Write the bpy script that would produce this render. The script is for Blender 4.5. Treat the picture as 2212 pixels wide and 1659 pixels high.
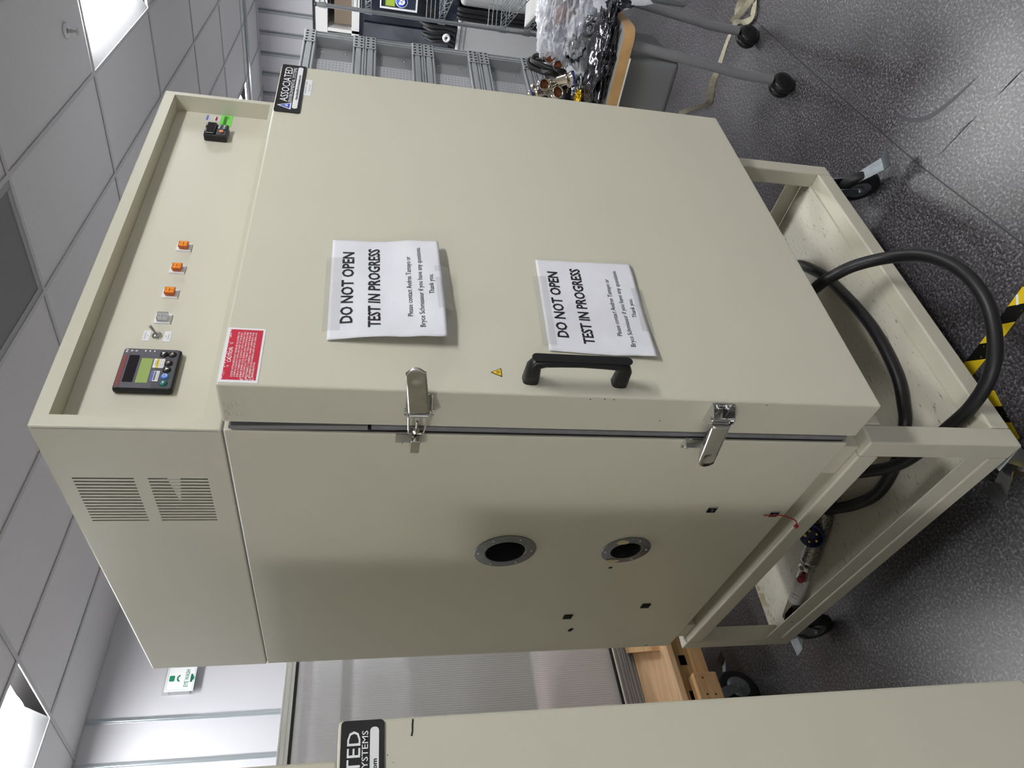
import bpy, bmesh, math, random
from math import sin, cos, pi, radians
from mathutils import Matrix, Vector, noise
random.seed(7)
for o in list(bpy.data.objects): bpy.data.objects.remove(o)
SC = bpy.context.scene
COL = SC.collection

# ---------------------------------------------------------------- camera
YAW, PITCH, ROLL = 0.7228389, -0.2098604, 0.0360941
FPX = 1544.52
fwd = Vector((sin(YAW)*cos(PITCH), cos(YAW)*cos(PITCH), sin(PITCH)))
rt = Vector((cos(YAW), -sin(YAW), 0.0)); up = rt.cross(fwd)
rt2 = cos(ROLL)*rt + sin(ROLL)*up
up2 = -sin(ROLL)*rt + cos(ROLL)*up
cd = bpy.data.cameras.new('camera'); cam = bpy.data.objects.new('camera', cd); COL.objects.link(cam)
Mx, My, Mz = -up2, rt2, -fwd            # the phone was held upright, the picture lies on its side
cam.matrix_world = Matrix(((Mx.x, My.x, Mz.x, -0.802686), (Mx.y, My.y, Mz.y, -0.937012), (Mx.z, My.z, Mz.z, 1.615142), (0, 0, 0, 1)))
cd.sensor_fit = 'HORIZONTAL'; cd.sensor_width = 36.0; cd.lens = 36.0*FPX/2212.0
cd.clip_start = 0.02; cd.clip_end = 60
SC.camera = cam
# ---------------------------------------------------------------- world, exposure
w = bpy.data.worlds.new('world'); SC.world = w; w.use_nodes = True
w.node_tree.nodes['Background'].inputs[0].default_value = (0.9, 0.95, 1, 1)
w.node_tree.nodes['Background'].inputs[1].default_value = 0.0
LAMP = 20.0
SC.view_settings.view_transform = 'Standard'; SC.view_settings.look = 'None'
SC.view_settings.gamma = 1.0; SC.view_settings.use_curve_mapping = False
SC.view_settings.exposure = 1.6

# ---------------------------------------------------------------- helpers
def lin(c):
    return tuple(((v/255)/12.92 if v/255 <= 0.04045 else ((v/255+0.055)/1.055)**2.4) for v in c)
MATS = {}
def mat(name, rgb, rough=0.5, metal=0.0, var=None, bump=None, emit=None, trans=0.0, coat=0.0, spec=0.5, alpha=1.0, ior=1.45):
    """rgb in sRGB 0-255; var=(scale, amount) tints it with noise; bump=(scale, strength)"""
    if name in MATS: return MATS[name]
    m = bpy.data.materials.new(name); m.use_nodes = True; MATS[name] = m
    nt = m.node_tree; b = nt.nodes['Principled BSDF']; L = nt.links.new
    c = lin(rgb)
    b.inputs['Base Color'].default_value = (*c, 1); b.inputs['Roughness'].default_value = rough
    b.inputs['Metallic'].default_value = metal; b.inputs['Specular IOR Level'].default_value = spec
    b.inputs['Transmission Weight'].default_value = trans; b.inputs['Coat Weight'].default_value = coat
    b.inputs['Alpha'].default_value = alpha; b.inputs['IOR'].default_value = ior
    tc = nt.nodes.new('ShaderNodeTexCoord')
    if var:
        n = nt.nodes.new('ShaderNodeTexNoise'); n.inputs['Scale'].default_value = var[0]; n.inputs['Detail'].default_value = 6
        L(tc.outputs['Object'], n.inputs['Vector'])
        r = nt.nodes.new('ShaderNodeValToRGB'); L(n.outputs['Fac'], r.inputs[0])
        a = var[1]
        r.color_ramp.elements[0].position = 0.3; r.color_ramp.elements[1].position = 0.7
        r.color_ramp.elements[0].color = (*[max(0, v*(1-a)) for v in c], 1); r.color_ramp.elements[1].color = (*[v*(1+a) for v in c], 1)
        L(r.outputs[0], b.inputs['Base Color'])
    if bump:
        n = nt.nodes.new('ShaderNodeTexNoise'); n.inputs['Scale'].default_value = bump[0]; n.inputs['Detail'].default_value = 3
        L(tc.outputs['Object'], n.inputs['Vector'])
        bp = nt.nodes.new('ShaderNodeBump'); bp.inputs['Strength'].default_value = bump[1]; bp.inputs['Distance'].default_value = 0.002
        L(n.outputs['Fac'], bp.inputs['Height']); L(bp.outputs[0], b.inputs['Normal'])
    if emit:
        b.inputs['Emission Color'].default_value = (*lin(emit[0]), 1); b.inputs['Emission Strength'].default_value = emit[1]
    return m

XF = Matrix.Identity(4)
class MB:
    """collects shapes, then links them as ONE mesh object"""
    def __init__(self): self.v = []; self.f = []; self.s = []
    def add(self, vs, fs, smooth=False):
        o = len(self.v); self.v += [Vector(p) for p in vs]
        self.f += [tuple(i+o for i in f) for f in fs]; self.s += [smooth]*len(fs); return self
    def addbm(self, bm, smooth=False):
        bm.verts.index_update()
        self.add([v.co.copy() for v in bm.verts], [[v.index for v in f.verts] for f in bm.faces], smooth); bm.free(); return self
    def box(self, x0, y0, z0, x1, y1, z1, bev=0.0, seg=2, M=None):
        bm = bmesh.new(); bmesh.ops.create_cube(bm, size=1.0)
        for v in bm.verts: v.co = Vector(((x0+x1)/2+v.co.x*(x1-x0), (y0+y1)/2+v.co.y*(y1-y0), (z0+z1)/2+v.co.z*(z1-z0)))
        if bev > 0: bmesh.ops.bevel(bm, geom=list(bm.edges), offset=bev, segments=seg, affect='EDGES', profile=0.5)
        if M is not None: bmesh.ops.transform(bm, matrix=M, verts=bm.verts)
        return self.addbm(bm, False)
    def cyl(self, p0, p1, r, n=20, r1=None, cap=True, smooth=True):
        p0, p1 = Vector(p0), Vector(p1); r1 = r if r1 is None else r1
        d = (p1-p0).normalized(); a = d.orthogonal().normalized(); b = d.cross(a)
        vs = []
        for i in range(n):
            t = 2*pi*i/n; q = cos(t)*a+sin(t)*b; vs += [p0+q*r, p1+q*r1]
        self.add(vs, [(2*i, 2*((i+1) % n), 2*((i+1) % n)+1, 2*i+1) for i in range(n)], smooth)
        if cap:
            self.add(vs[0::2], [tuple(reversed(range(n)))]); self.add(vs[1::2], [tuple(range(n))])
        return self
    def lathe(self, p0, axis, prof, n=28, smooth=True):
        """prof: (distance along axis, radius)"""
        p0 = Vector(p0); d = Vector(axis).normalized(); a = d.orthogonal().normalized(); b = d.cross(a)
        vs = []
        for (h, r) in prof:
            for i in range(n):
                t = 2*pi*i/n; vs.append(p0+d*h+(cos(t)*a+sin(t)*b)*r)
        fs = [(k*n+i, k*n+(i+1) % n, (k+1)*n+(i+1) % n, (k+1)*n+i) for k in range(len(prof)-1) for i in range(n)]
        return self.add(vs, fs, smooth)
    def tube(self, pts, r, n=12, cap=True, closed=False, taper=None):
        pts = [Vector(p) for p in pts]; m = len(pts); vs = []
        t0 = (pts[1]-pts[0]).normalized(); a = t0.orthogonal().normalized()
        for k, p in enumerate(pts):
            if closed: t = (pts[(k+1) % m]-pts[k-1]).normalized()
            else: t = (pts[min(k+1, m-1)]-pts[max(k-1, 0)]).normalized()
            a = (a-t*a.dot(t)); a = a.normalized() if a.length > 1e-6 else t.orthogonal().normalized()
            b = t.cross(a); rr = r if taper is None else taper[k]
            for i in range(n):
                th = 2*pi*i/n; vs.append(p+(cos(th)*a+sin(th)*b)*rr)
        K = m if closed else m-1
        fs = [(k*n+i, k*n+(i+1) % n, ((k+1) % m)*n+(i+1) % n, ((k+1) % m)*n+i) for k in range(K) for i in range(n)]
        self.add(vs, fs, True)
        if cap and not closed:
            self.add(vs[:n], [tuple(reversed(range(n)))]); self.add(vs[-n:], [tuple(range(n))])
        return self
    def prism(self, poly, d, bev=0):
        """planar polygon (3-D points) extruded by the vector d"""
        n = len(poly); d = Vector(d); p = [Vector(q) for q in poly]
        vs = p+[q+d for q in p]
        return self.add(vs, [tuple(reversed(range(n))), tuple(range(n, 2*n))]+[(i, (i+1) % n, n+(i+1) % n, n+i) for i in range(n)])
    def build(self, name, m, parent=None, xf=None, fix=True):
        X = XF if xf is None else xf
        me = bpy.data.meshes.new(name)
        me.from_pydata([X @ v for v in self.v], [], self.f); me.update()
        if any(self.s): me.polygons.foreach_set('use_smooth', self.s)
        if fix:
            bm = bmesh.new(); bm.from_mesh(me); bmesh.ops.recalc_face_normals(bm, faces=bm.faces); bm.to_mesh(me); bm.free()
        me.materials.append(m)
        o = bpy.data.objects.new(name, me); COL.objects.link(o)
        if parent is not None: attach(o, parent)
        if name in SMALL: o['kind'] = 'stuff'
        return o
SMALL = {'lettering', 'paint_chip', 'heat_waves', 'barcode', 'symbol', 'knot', 'inner_fin', 'cable_hole', 'scratch', 'emblem_shape', 'glue_residue', 'reflector_pan_'}
def attach(o, parent):
    o.parent = parent
    if parent.parent is None and parent.type == 'EMPTY':
        o.matrix_parent_inverse = (Matrix.Translation(parent.location) @ parent.rotation_euler.to_matrix().to_4x4()).inverted()
def tag(o, label=None, cat=None, group=None, kind=None):
    if label: o['label'] = label
    if cat: o['category'] = cat
    if group: o['group'] = group
    if kind: o['kind'] = kind
    return o
def thing(name, label, cat, loc, group=None):
    o = bpy.data.objects.new(name, None); COL.objects.link(o); o.location = XF @ Vector(loc); o.empty_display_size = 0.05
    return tag(o, label, cat, group)
def boolean(o, cutter):
    md = o.modifiers.new('cut', 'BOOLEAN'); md.object = cutter; md.operation = 'DIFFERENCE'; md.solver = 'EXACT'
    bpy.context.view_layer.update()
    me = bpy.data.meshes.new_from_object(o.evaluated_get(bpy.context.evaluated_depsgraph_get()))
    mm = list(o.data.materials); o.modifiers.clear(); o.data = me
    me.materials.clear()
    for q in mm: me.materials.append(q)
    for p in me.polygons: p.material_index = 0
    cm = cutter.data; bpy.data.objects.remove(cutter); bpy.data.meshes.remove(cm)
def spline(pts, n=8, closed=False):
    P = [Vector(p) for p in pts]; out = []; m = len(P)
    for i in range(m if closed else m-1):
        if closed: a, b, c, d = P[i-1], P[i], P[(i+1) % m], P[(i+2) % m]
        else: a, b, c, d = P[max(i-1, 0)], P[i], P[i+1], P[min(i+2, m-1)]
        for k in range(n):
            t = k/n
            out.append(0.5*((2*b)+(c-a)*t+(2*a-5*b+4*c-d)*t*t+(3*b-a-3*c+d)*t**3))
    if not closed: out.append(P[-1])
    return out
FRONT = Matrix(((1, 0, 0, 0), (0, 0, -1, 0), (0, 1, 0, 0), (0, 0, 0, 1)))       # text plane facing -Y
LEFTF = Matrix(((0, 0, -1, 0), (-1, 0, 0, 0), (0, 1, 0, 0), (0, 0, 0, 1)))      # text plane facing -X
_tc = {}
def text_geo(s, bold=0.0, shear=0.0, res=2, ext=0.0):
    k = (s, bold, shear, res, ext)
    if k in _tc: return _tc[k]
    c = bpy.data.curves.new('t', 'FONT'); c.body = s; c.size = 1.0; c.offset = bold; c.shear = shear; c.resolution_u = res
    c.fill_mode = 'FRONT' if ext == 0 else 'BOTH'; c.extrude = ext
    o = bpy.data.objects.new('t', c); COL.objects.link(o); bpy.context.view_layer.update()
    me = bpy.data.meshes.new_from_object(o.evaluated_get(bpy.context.evaluated_depsgraph_get()))
    vs = [v.co.copy() for v in me.vertices]; fs = [tuple(p.vertices) for p in me.polygons]
    bpy.data.objects.remove(o); bpy.data.curves.remove(c); bpy.data.meshes.remove(me)
    if vs:
        x0, x1 = min(v.x for v in vs), max(v.x for v in vs)
        vs = [Vector((v.x-(x0+x1)/2, v.y, v.z)) for v in vs]
        wd = x1-x0
    else: wd = 1
    _tc[k] = (vs, fs, wd); return _tc[k]
def add_text(mb, s, M, width, height, bold=0.0, shear=0.0, fn=None):
    """centre the text on x=0 of the plane M, cap height = height, total width = width"""
    vs, fs, wd = text_geo(s, bold, shear)
    sx, sy = width/wd, height/0.70
    P = [Vector((v.x*sx, v.y*sy-height/2, 0)) for v in vs]
    mb.add([M @ p if fn is None else fn(p) for p in P], fs); return mb
def plane_at(base, x, y, z): return Matrix.Translation((x, y, z)) @ base
def rrect(wd, ht, r, n=5):
    out = []
    for cx, cy, a0 in ((wd/2-r, ht/2-r, 0), (-wd/2+r, ht/2-r, 90), (-wd/2+r, -ht/2+r, 180), (wd/2-r, -ht/2+r, 270)):
        for k in range(n+1):
            a = radians(a0+90*k/n); out.append((cx+r*cos(a), cy+r*sin(a), 0))
    return out
def plate(mb, M, wd, ht, th, r=0.0, cx=0, cy=0, z0=0.0):
    poly = rrect(wd, ht, r) if r > 0 else [(wd/2, ht/2, 0), (-wd/2, ht/2, 0), (-wd/2, -ht/2, 0), (wd/2, -ht/2, 0)]
    P = [M @ Vector((p[0]+cx, p[1]+cy, z0)) for p in poly]
    d = (M.to_3x3() @ Vector((0, 0, 1)))*th
    return mb.prism(P, d)

# ---------------------------------------------------------------- materials
BEIGE = (202, 199, 181)
M_paint = mat('beige_paint', BEIGE, 0.42, bump=(900, 0.06), var=(3, 0.015))
M_paint2 = mat('beige_paint_stand', (198, 194, 177), 0.5, bump=(700, 0.06), var=(5, 0.03))
M_panel = mat('panel_paint', (208, 204, 188), 0.4, bump=(900, 0.05))
M_steel = mat('stainless_steel', (188, 186, 180), 0.24, 1.0, var=(30, 0.12), bump=(120, 0.05))
M_chrome = mat('chrome', (215, 215, 215), 0.12, 1.0)
M_zinc = mat('zinc', (170, 178, 182), 0.3, 1.0, var=(40, 0.15))
M_alu = mat('aluminium', (196, 198, 200), 0.38, 1.0, var=(20, 0.05))
M_alu_painted = mat('anodised_aluminium', (178, 180, 183), 0.45, 0.35)
M_flange = mat('dull_steel', (128, 130, 134), 0.4, 0.8, var=(60, 0.1))
M_black = mat('black_plastic', (22, 22, 24), 0.38, bump=(400, 0.05))
M_matte = mat('black_void', (8, 8, 8), 0.9, spec=0.1)
M_rubber = mat('black_rubber', (26, 26, 28), 0.5, var=(60, 0.15))
M_gasket = mat('grey_gasket', (122, 121, 124), 0.5, var=(40, 0.1))
M_white = mat('white_print', (236, 236, 238), 0.5)
M_label = mat('white_label', (232, 232, 234), 0.45)
M_ink = mat('black_ink', (24, 24, 28), 0.6)
M_greyink = mat('grey_ink', (120, 120, 124), 0.6)
M_red = mat('red_label', (200, 36, 62), 0.45, var=(60, 0.08))
M_yellow = mat('yellow_label', (240, 200, 40), 0.5)
M_blue = mat('blue_print', (36, 72, 190), 0.45)
M_green = mat('green_tag', (128, 226, 96), 0.6)
M_paper = mat('paper', (224, 224, 230), 0.75, var=(9, 0.03), bump=(28, 0.6))
M_plate = mat('glossy_black_plate', (14, 14, 16), 0.14, coat=0.3)
M_orange = mat('amber_lens', (255, 148, 30), 0.3, coat=0.3)
M_orange_d = mat('amber_side', (186, 92, 36), 0.25)
M_clear = mat('clear_plastic', (235, 235, 235), 0.06, trans=0.9)
M_wood = mat('pale_wood', (206, 160, 112), 0.6, var=(6, 0.12))
M_birch = mat('birch_edge', (196, 156, 106), 0.45, var=(14, 0.12))
M_ceil = mat('ceiling_tile', (210, 208, 208), 0.9, var=(60, 0.02), bump=(250, 0.15), spec=0.1)
M_tbar = mat('ceiling_grid', (186, 185, 186), 0.55)
M_wall = mat('white_wall_panel', (194, 194, 199), 0.55, var=(1.2, 0.015))
M_batten = mat('aluminium_batten', (180, 188, 192), 0.3, 0.7)
M_greyleg = mat('grey_powder_coat', (130, 130, 134), 0.38)
M_greyplastic = mat('grey_plastic', (118, 119, 122), 0.5, bump=(300, 0.04))
M_blackcaster = mat('black_caster', (18, 18, 20), 0.4)
M_cable = mat('black_cable', (24, 24, 26), 0.45, bump=(300, 0.05))

def m_floor():
    m = bpy.data.materials.new('speckled_vinyl'); m.use_nodes = True; nt = m.node_tree; b = nt.nodes['Principled BSDF']; L = nt.links.new
    tc = nt.nodes.new('ShaderNodeTexCoord')
    def noise_(scale, det, rough=0.6):
        n = nt.nodes.new('ShaderNodeTexNoise'); n.inputs['Scale'].default_value = scale; n.inputs['Detail'].default_value = det
        n.inputs['Roughness'].default_value = rough; L(tc.outputs['Object'], n.inputs['Vector']); return n
    def ramp(src, pts):
        r = nt.nodes.new('ShaderNodeValToRGB'); L(src, r.inputs[0]); e = r.color_ramp.elements
        while len(e) < len(pts): e.new(0.5)
        for k, (p, c) in enumerate(pts): e[k].position = p; e[k].color = (*lin(c), 1)
        return r
    def mix(fac, a, b_, mode='MIX'):
        x = nt.nodes.new('ShaderNodeMixRGB'); x.blend_type = mode
        if isinstance(fac, float): x.inputs[0].default_value = fac
        else: L(fac, x.inputs[0])
        L(a, x.inputs[1]); L(b_, x.inputs[2]); return x
    n1 = noise_(125, 2.5, 0.62)
    base = ramp(n1.outputs['Fac'], [(0.34, (50, 48, 51)), (0.47, (77, 75, 79)), (0.55, (92, 90, 94)), (0.66, (138, 136, 140))])
    v1 = nt.nodes.new('ShaderNodeTexVoronoi'); v1.inputs['Scale'].default_value = 150; L(tc.outputs['Object'], v1.inputs['Vector'])
    sep = nt.nodes.new('ShaderNodeSeparateColor'); L(v1.outputs['Color'], sep.inputs[0])
    gate = nt.nodes.new('ShaderNodeMath'); gate.operation = 'GREATER_THAN'; gate.inputs[1].default_value = 0.975; L(sep.outputs[0], gate.inputs[0])
    d1 = nt.nodes.new('ShaderNodeMath'); d1.operation = 'LESS_THAN'; d1.inputs[1].default_value = 0.24; L(v1.outputs['Distance'], d1.inputs[0])
    g2 = nt.nodes.new('ShaderNodeMath'); g2.operation = 'MULTIPLY'; L(gate.outputs[0], g2.inputs[0]); L(d1.outputs[0], g2.inputs[1])
    lightc = nt.nodes.new('ShaderNodeRGB'); lightc.outputs[0].default_value = (*lin((196, 194, 198)), 1)
    darkc = nt.nodes.new('ShaderNodeRGB'); darkc.outputs[0].default_value = (*lin((44, 42, 46)), 1)
    gd = nt.nodes.new('ShaderNodeMath'); gd.operation = 'LESS_THAN'; gd.inputs[1].default_value = 0.03; L(sep.outputs[1], gd.inputs[0])
    g3 = nt.nodes.new('ShaderNodeMath'); g3.operation = 'MULTIPLY'; L(gd.outputs[0], g3.inputs[0]); L(d1.outputs[0], g3.inputs[1])
    c = mix(g2.outputs[0], base.outputs[0], lightc.outputs[0]); c = mix(g3.outputs[0], c.outputs[0], darkc.outputs[0])
    # worn dirt patches
    n3 = noise_(1.6, 4, 0.6); dirt = ramp(n3.outputs['Fac'], [(0.35, (206, 204, 202)), (0.6, (255, 255, 255))])
    c = mix(1.0, c.outputs[0], dirt.outputs[0], 'MULTIPLY')
    L(c.outputs[0], b.inputs['Base Color'])
    r = nt.nodes.new('ShaderNodeMapRange'); r.inputs['To Min'].default_value = 0.27; r.inputs['To Max'].default_value = 0.42; L(n3.outputs['Fac'], r.inputs['Value'])
    L(r.outputs[0], b.inputs['Roughness']); b.inputs['Specular IOR Level'].default_value = 0.62
    bp = nt.nodes.new('ShaderNodeBump'); bp.inputs['Strength'].default_value = 0.12; bp.inputs['Distance'].default_value = 0.002
    L(n1.outputs['Fac'], bp.inputs['Height']); L(bp.outputs[0], b.inputs['Normal'])
    return m
M_floor = m_floor()
def m_shelf():
    m = mat('scuffed_shelf_paint', (206, 202, 186), 0.42); nt = m.node_tree; b = nt.nodes['Principled BSDF']; L = nt.links.new
    tc = nt.nodes.new('ShaderNodeTexCoord'); mp = nt.nodes.new('ShaderNodeMapping'); mp.inputs['Scale'].default_value = (28, 140, 10); mp.inputs['Rotation'].default_value = (0, 0, 0.5)
    L(tc.outputs['Object'], mp.inputs[0])
    n = nt.nodes.new('ShaderNodeTexNoise'); n.inputs['Scale'].default_value = 1.6; n.inputs['Detail'].default_value = 2; L(mp.outputs[0], n.inputs['Vector'])
    r = nt.nodes.new('ShaderNodeValToRGB'); L(n.outputs['Fac'], r.inputs[0]); e = r.color_ramp.elements
    e[0].position = 0.64; e[0].color = (*lin((206, 202, 186)), 1); e[1].position = 0.76; e[1].color = (*lin((112, 106, 90)), 1)
    L(r.outputs[0], b.inputs['Base Color']); return m
M_shelf = m_shelf()
def m_poly():
    """multiwall polycarbonate: narrow upright flutes, milky"""
    m = mat('multiwall_polycarbonate', (246, 246, 249), 0.34, trans=0.58); nt = m.node_tree; b = nt.nodes['Principled BSDF']; L = nt.links.new
    tc = nt.nodes.new('ShaderNodeTexCoord'); wv = nt.nodes.new('ShaderNodeTexWave'); wv.bands_direction = 'X'; wv.inputs['Scale'].default_value = 32
    mp = nt.nodes.new('ShaderNodeMapping'); mp.inputs['Rotation'].default_value = (0, 0, radians(-7)); L(tc.outputs['Object'], mp.inputs[0])
    L(mp.outputs[0], wv.inputs['Vector'])
    bp = nt.nodes.new('ShaderNodeBump'); bp.inputs['Strength'].default_value = 0.35; bp.inputs['Distance'].default_value = 0.002
    L(wv.outputs['Fac'], bp.inputs['Height']); L(bp.outputs[0], b.inputs['Normal']); b.inputs['IOR'].default_value = 1.2
    return m
M_poly = m_poly()
def m_hazard():
    m = mat('hazard_tape', (238, 204, 34), 0.4); nt = m.node_tree; b = nt.nodes['Principled BSDF']; L = nt.links.new
    tc = nt.nodes.new('ShaderNodeTexCoord'); s = nt.nodes.new('ShaderNodeSeparateXYZ'); L(tc.outputs['Object'], s.inputs[0])
    a = nt.nodes.new('ShaderNodeMath'); a.operation = 'MULTIPLY'; a.inputs[1].default_value = 1.35; L(s.outputs[0], a.inputs[0])
    d = nt.nodes.new('ShaderNodeMath'); d.operation = 'SUBTRACT'; L(s.outputs[1], d.inputs[0]); L(a.outputs[0], d.inputs[1])
    sc = nt.nodes.new('ShaderNodeMath'); sc.operation = 'MULTIPLY_ADD'; sc.inputs[1].default_value = 1/0.142; sc.inputs[2].default_value = 0.38; L(d.outputs[0], sc.inputs[0])
    fr = nt.nodes.new('ShaderNodeMath'); fr.operation = 'FRACT'; L(sc.outputs[0], fr.inputs[0])
    g = nt.nodes.new('ShaderNodeMath'); g.operation = 'GREATER_THAN'; g.inputs[1].default_value = 0.5; L(fr.outputs[0], g.inputs[0])
    n = nt.nodes.new('ShaderNodeTexNoise'); n.inputs['Scale'].default_value = 120; n.inputs['Detail'].default_value = 4; L(tc.outputs['Object'], n.inputs['Vector'])
    rr = nt.nodes.new('ShaderNodeValToRGB'); L(n.outputs['Fac'], rr.inputs[0]); rr.color_ramp.elements[0].position = 0.66; rr.color_ramp.elements[0].color = (*lin((14, 14, 12)), 1); rr.color_ramp.elements[1].position = 0.72; rr.color_ramp.elements[1].color = (*lin((150, 136, 40)), 1)
    x = nt.nodes.new('ShaderNodeMixRGB'); L(g.outputs[0], x.inputs[0]); L(rr.outputs[0], x.inputs[1]); x.inputs[2].default_value = (*lin((232, 200, 36)), 1)
    L(x.outputs[0], b.inputs['Base Color']); return m
M_hazard = m_hazard()
def m_grain(name, a, bcol, scale=(3, 60, 60), rot=0.0):
    m = mat(name, a, 0.6); nt = m.node_tree; b = nt.nodes['Principled BSDF']; L = nt.links.new
    tc = nt.nodes.new('ShaderNodeTexCoord'); mp = nt.nodes.new('ShaderNodeMapping'); mp.inputs['Scale'].default_value = scale; mp.inputs['Rotation'].default_value = (0, 0, rot)
    L(tc.outputs['Object'], mp.inputs[0])
    n = nt.nodes.new('ShaderNodeTexNoise'); n.inputs['Scale'].default_value = 1.0; n.inputs['Detail'].default_value = 5; n.inputs['Distortion'].default_value = 0.8; L(mp.outputs[0], n.inputs['Vector'])
    r = nt.nodes.new('ShaderNodeValToRGB'); L(n.outputs['Fac'], r.inputs[0]); r.color_ramp.elements[0].position = 0.35; r.color_ramp.elements[1].position = 0.65
    r.color_ramp.elements[0].color = (*lin(bcol), 1); r.color_ramp.elements[1].color = (*lin(a), 1); L(r.outputs[0], b.inputs['Base Color']); return m
M_ply = m_grain('plywood', (250, 214, 172), (236, 190, 144), (4, 30, 30), radians(-7))
M_pine = m_grain('pine_board', (240, 198, 148), (218, 172, 122), (3, 40, 60), radians(-7))
M_pine_d = m_grain('darker_pine', (192, 158, 114), (160, 128, 88), (3, 40, 60), radians(-7))  # darker pine tone for the recessed stringer
def m_braid():
    m = mat('braided_steel', (176, 174, 168), 0.35, 1.0); nt = m.node_tree; b = nt.nodes['Principled BSDF']; L = nt.links.new
    tc = nt.nodes.new('ShaderNodeTexCoord'); ck = nt.nodes.new('ShaderNodeTexVoronoi'); ck.inputs['Scale'].default_value = 210; L(tc.outputs['Object'], ck.inputs['Vector'])
    r = nt.nodes.new('ShaderNodeValToRGB'); L(ck.outputs['Distance'], r.inputs[0]); r.color_ramp.elements[0].color = (0.5, 0.49, 0.46, 1); r.color_ramp.elements[1].color = (0.13, 0.13, 0.12, 1); r.color_ramp.elements[1].position = 0.75
    L(r.outputs[0], b.inputs['Base Color'])
    bp = nt.nodes.new('ShaderNodeBump'); bp.inputs['Strength'].default_value = 0.4; bp.inputs['Distance'].default_value = 0.002; L(ck.outputs['Distance'], bp.inputs['Height']); L(bp.outputs[0], b.inputs['Normal']); return m
M_braid = m_braid()
def m_film(name, tint, white, rough=0.12, clear=0.5, bumpy=True):
    """thin crumpled film: part clear, part milky gloss"""
    m = bpy.data.materials.new(name); m.use_nodes = True; nt = m.node_tree; b = nt.nodes['Principled BSDF']; L = nt.links.new
    b.inputs['Base Color'].default_value = (*lin(white), 1); b.inputs['Roughness'].default_value = rough
    tr = nt.nodes.new('ShaderNodeBsdfTransparent'); tr.inputs[0].default_value = (*lin(tint), 1)
    lw = nt.nodes.new('ShaderNodeLayerWeight'); lw.inputs[0].default_value = 0.45
    mr = nt.nodes.new('ShaderNodeMapRange'); mr.inputs['To Min'].default_value = clear; mr.inputs['To Max'].default_value = 0.05 if bumpy else clear-.1; L(lw.outputs['Facing'], mr.inputs['Value'])
    mx = nt.nodes.new('ShaderNodeMixShader'); L(mr.outputs[0], mx.inputs[0]); L(b.outputs[0], mx.inputs[1]); L(tr.outputs[0], mx.inputs[2])
    L(mx.outputs[0], nt.nodes['Material Output'].inputs[0])
    if not bumpy: return m
    tc = nt.nodes.new('ShaderNodeTexCoord'); n = nt.nodes.new('ShaderNodeTexNoise'); n.inputs['Scale'].default_value = 16; n.inputs['Detail'].default_value = 4; n.inputs['Distortion'].default_value = 1.2
    L(tc.outputs['Object'], n.inputs['Vector']); bp = nt.nodes.new('ShaderNodeBump'); bp.inputs['Strength'].default_value = 0.55; bp.inputs['Distance'].default_value = 0.02
    L(n.outputs['Fac'], bp.inputs['Height']); L(bp.outputs[0], b.inputs['Normal']); return m
M_film = m_film('clear_film', (248, 249, 252), (236, 237, 243), 0.07, 0.80)
M_tape = m_film('clear_tape', (246, 246, 246), (225, 226, 224), 0.12, 0.88, bumpy=False)
M_foil = mat('shielding_foil', (74, 74, 80), 0.14, 0.85, var=(14, 0.5), bump=(30, 1.0))
M_foil_l = mat('silver_foil', (170, 172, 178), 0.12, 0.95, var=(14, 0.4), bump=(40, 1.0))
M_tint = mat('dark_plastic_sheet', (24, 27, 38), 0.1, var=(3, 0.6), bump=(6, 0.3), coat=0.4)

# ---------------------------------------------------------------- room frame (turned 7 degrees from the chamber)
TH = radians(7.0)
GO = Vector((2.0557526, 1.08858239, 0))
ROOM = Matrix.Translation(GO) @ Matrix.Rotation(TH, 4, 'Z')
CZ = 3.10
TA, TB = 1.235, 0.592
X0, X1, Y0, Y1 = -6.25, 7.6, -5.35, 2.91
XF = ROOM
floor = MB().box(X0-.1, Y0-.1, -0.1, X1+.1, Y1+.1, 0).build('floor', M_floor); tag(floor, kind='structure')
ceiling = MB().box(X0-.1, Y0-.1, CZ+0.22, X1+.1, Y1+.1, CZ+0.3).build('ceiling', M_ceil); tag(ceiling, kind='structure')
def wall(name, a, b, t):
    (x0, y0), (x1, y1) = a, b
    return tag(MB().box(x0, y0, 0, x1, y1, CZ+0.25).build(name, M_wall), kind='structure')
wall_left = wall('wall_left', (X0, Y1), (X1, Y1+.1), 0)
wall_right = wall('wall_right', (X1, Y0), (X1+.1, Y1), 0)
M_wall_keep = M_wall; M_wall = mat('bright_wall_panel', (238, 238, 236), .55)  # unseen walls coloured brighter to bounce light onto the chamber side
wall_back = wall('wall_back', (X0, Y0-.1), (X1, Y0), 0)
wall_near = wall('wall_near', (X0-.1, Y0), (X0, Y1), 0); M_wall = M_wall_keep
# battens on the two walls in view
def batten(parent, p, axis):
    x, y = p; mb = MB()
    if axis == 'x': mb.box(x-.016, y-.007, 0.05, x+.016, y, CZ-.002, .002); mb.box(x-.006, y-.012, 0.05, x+.006, y-.0065, CZ-.002, .001)
    else: mb.box(x-.007, y-.030, 0.05, x, y+.030, CZ-.002, .002); mb.box(x-.030, y-.012, 0.05, x-.0065, y+.012, CZ-.002, .001)
    return mb.build('batten', M_batten if axis == 'x' else mat('grey_batten', (150, 155, 158), .5), parent)
for x in (-4.6, -3.4, -2.5, -1.285, -1.035, 0.165, 1.365, 2.565, 3.765, 4.965, 6.165): batten(wall_left, (x, Y1), 'x')
for k in range(12): batten(wall_right, (X1, 2.72-0.272*k), 'y')
tag(MB().box(X0, Y1-.012, 0, X1, Y1, .1, .003).build('baseboard_left', M_alu_painted), kind='structure')
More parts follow.
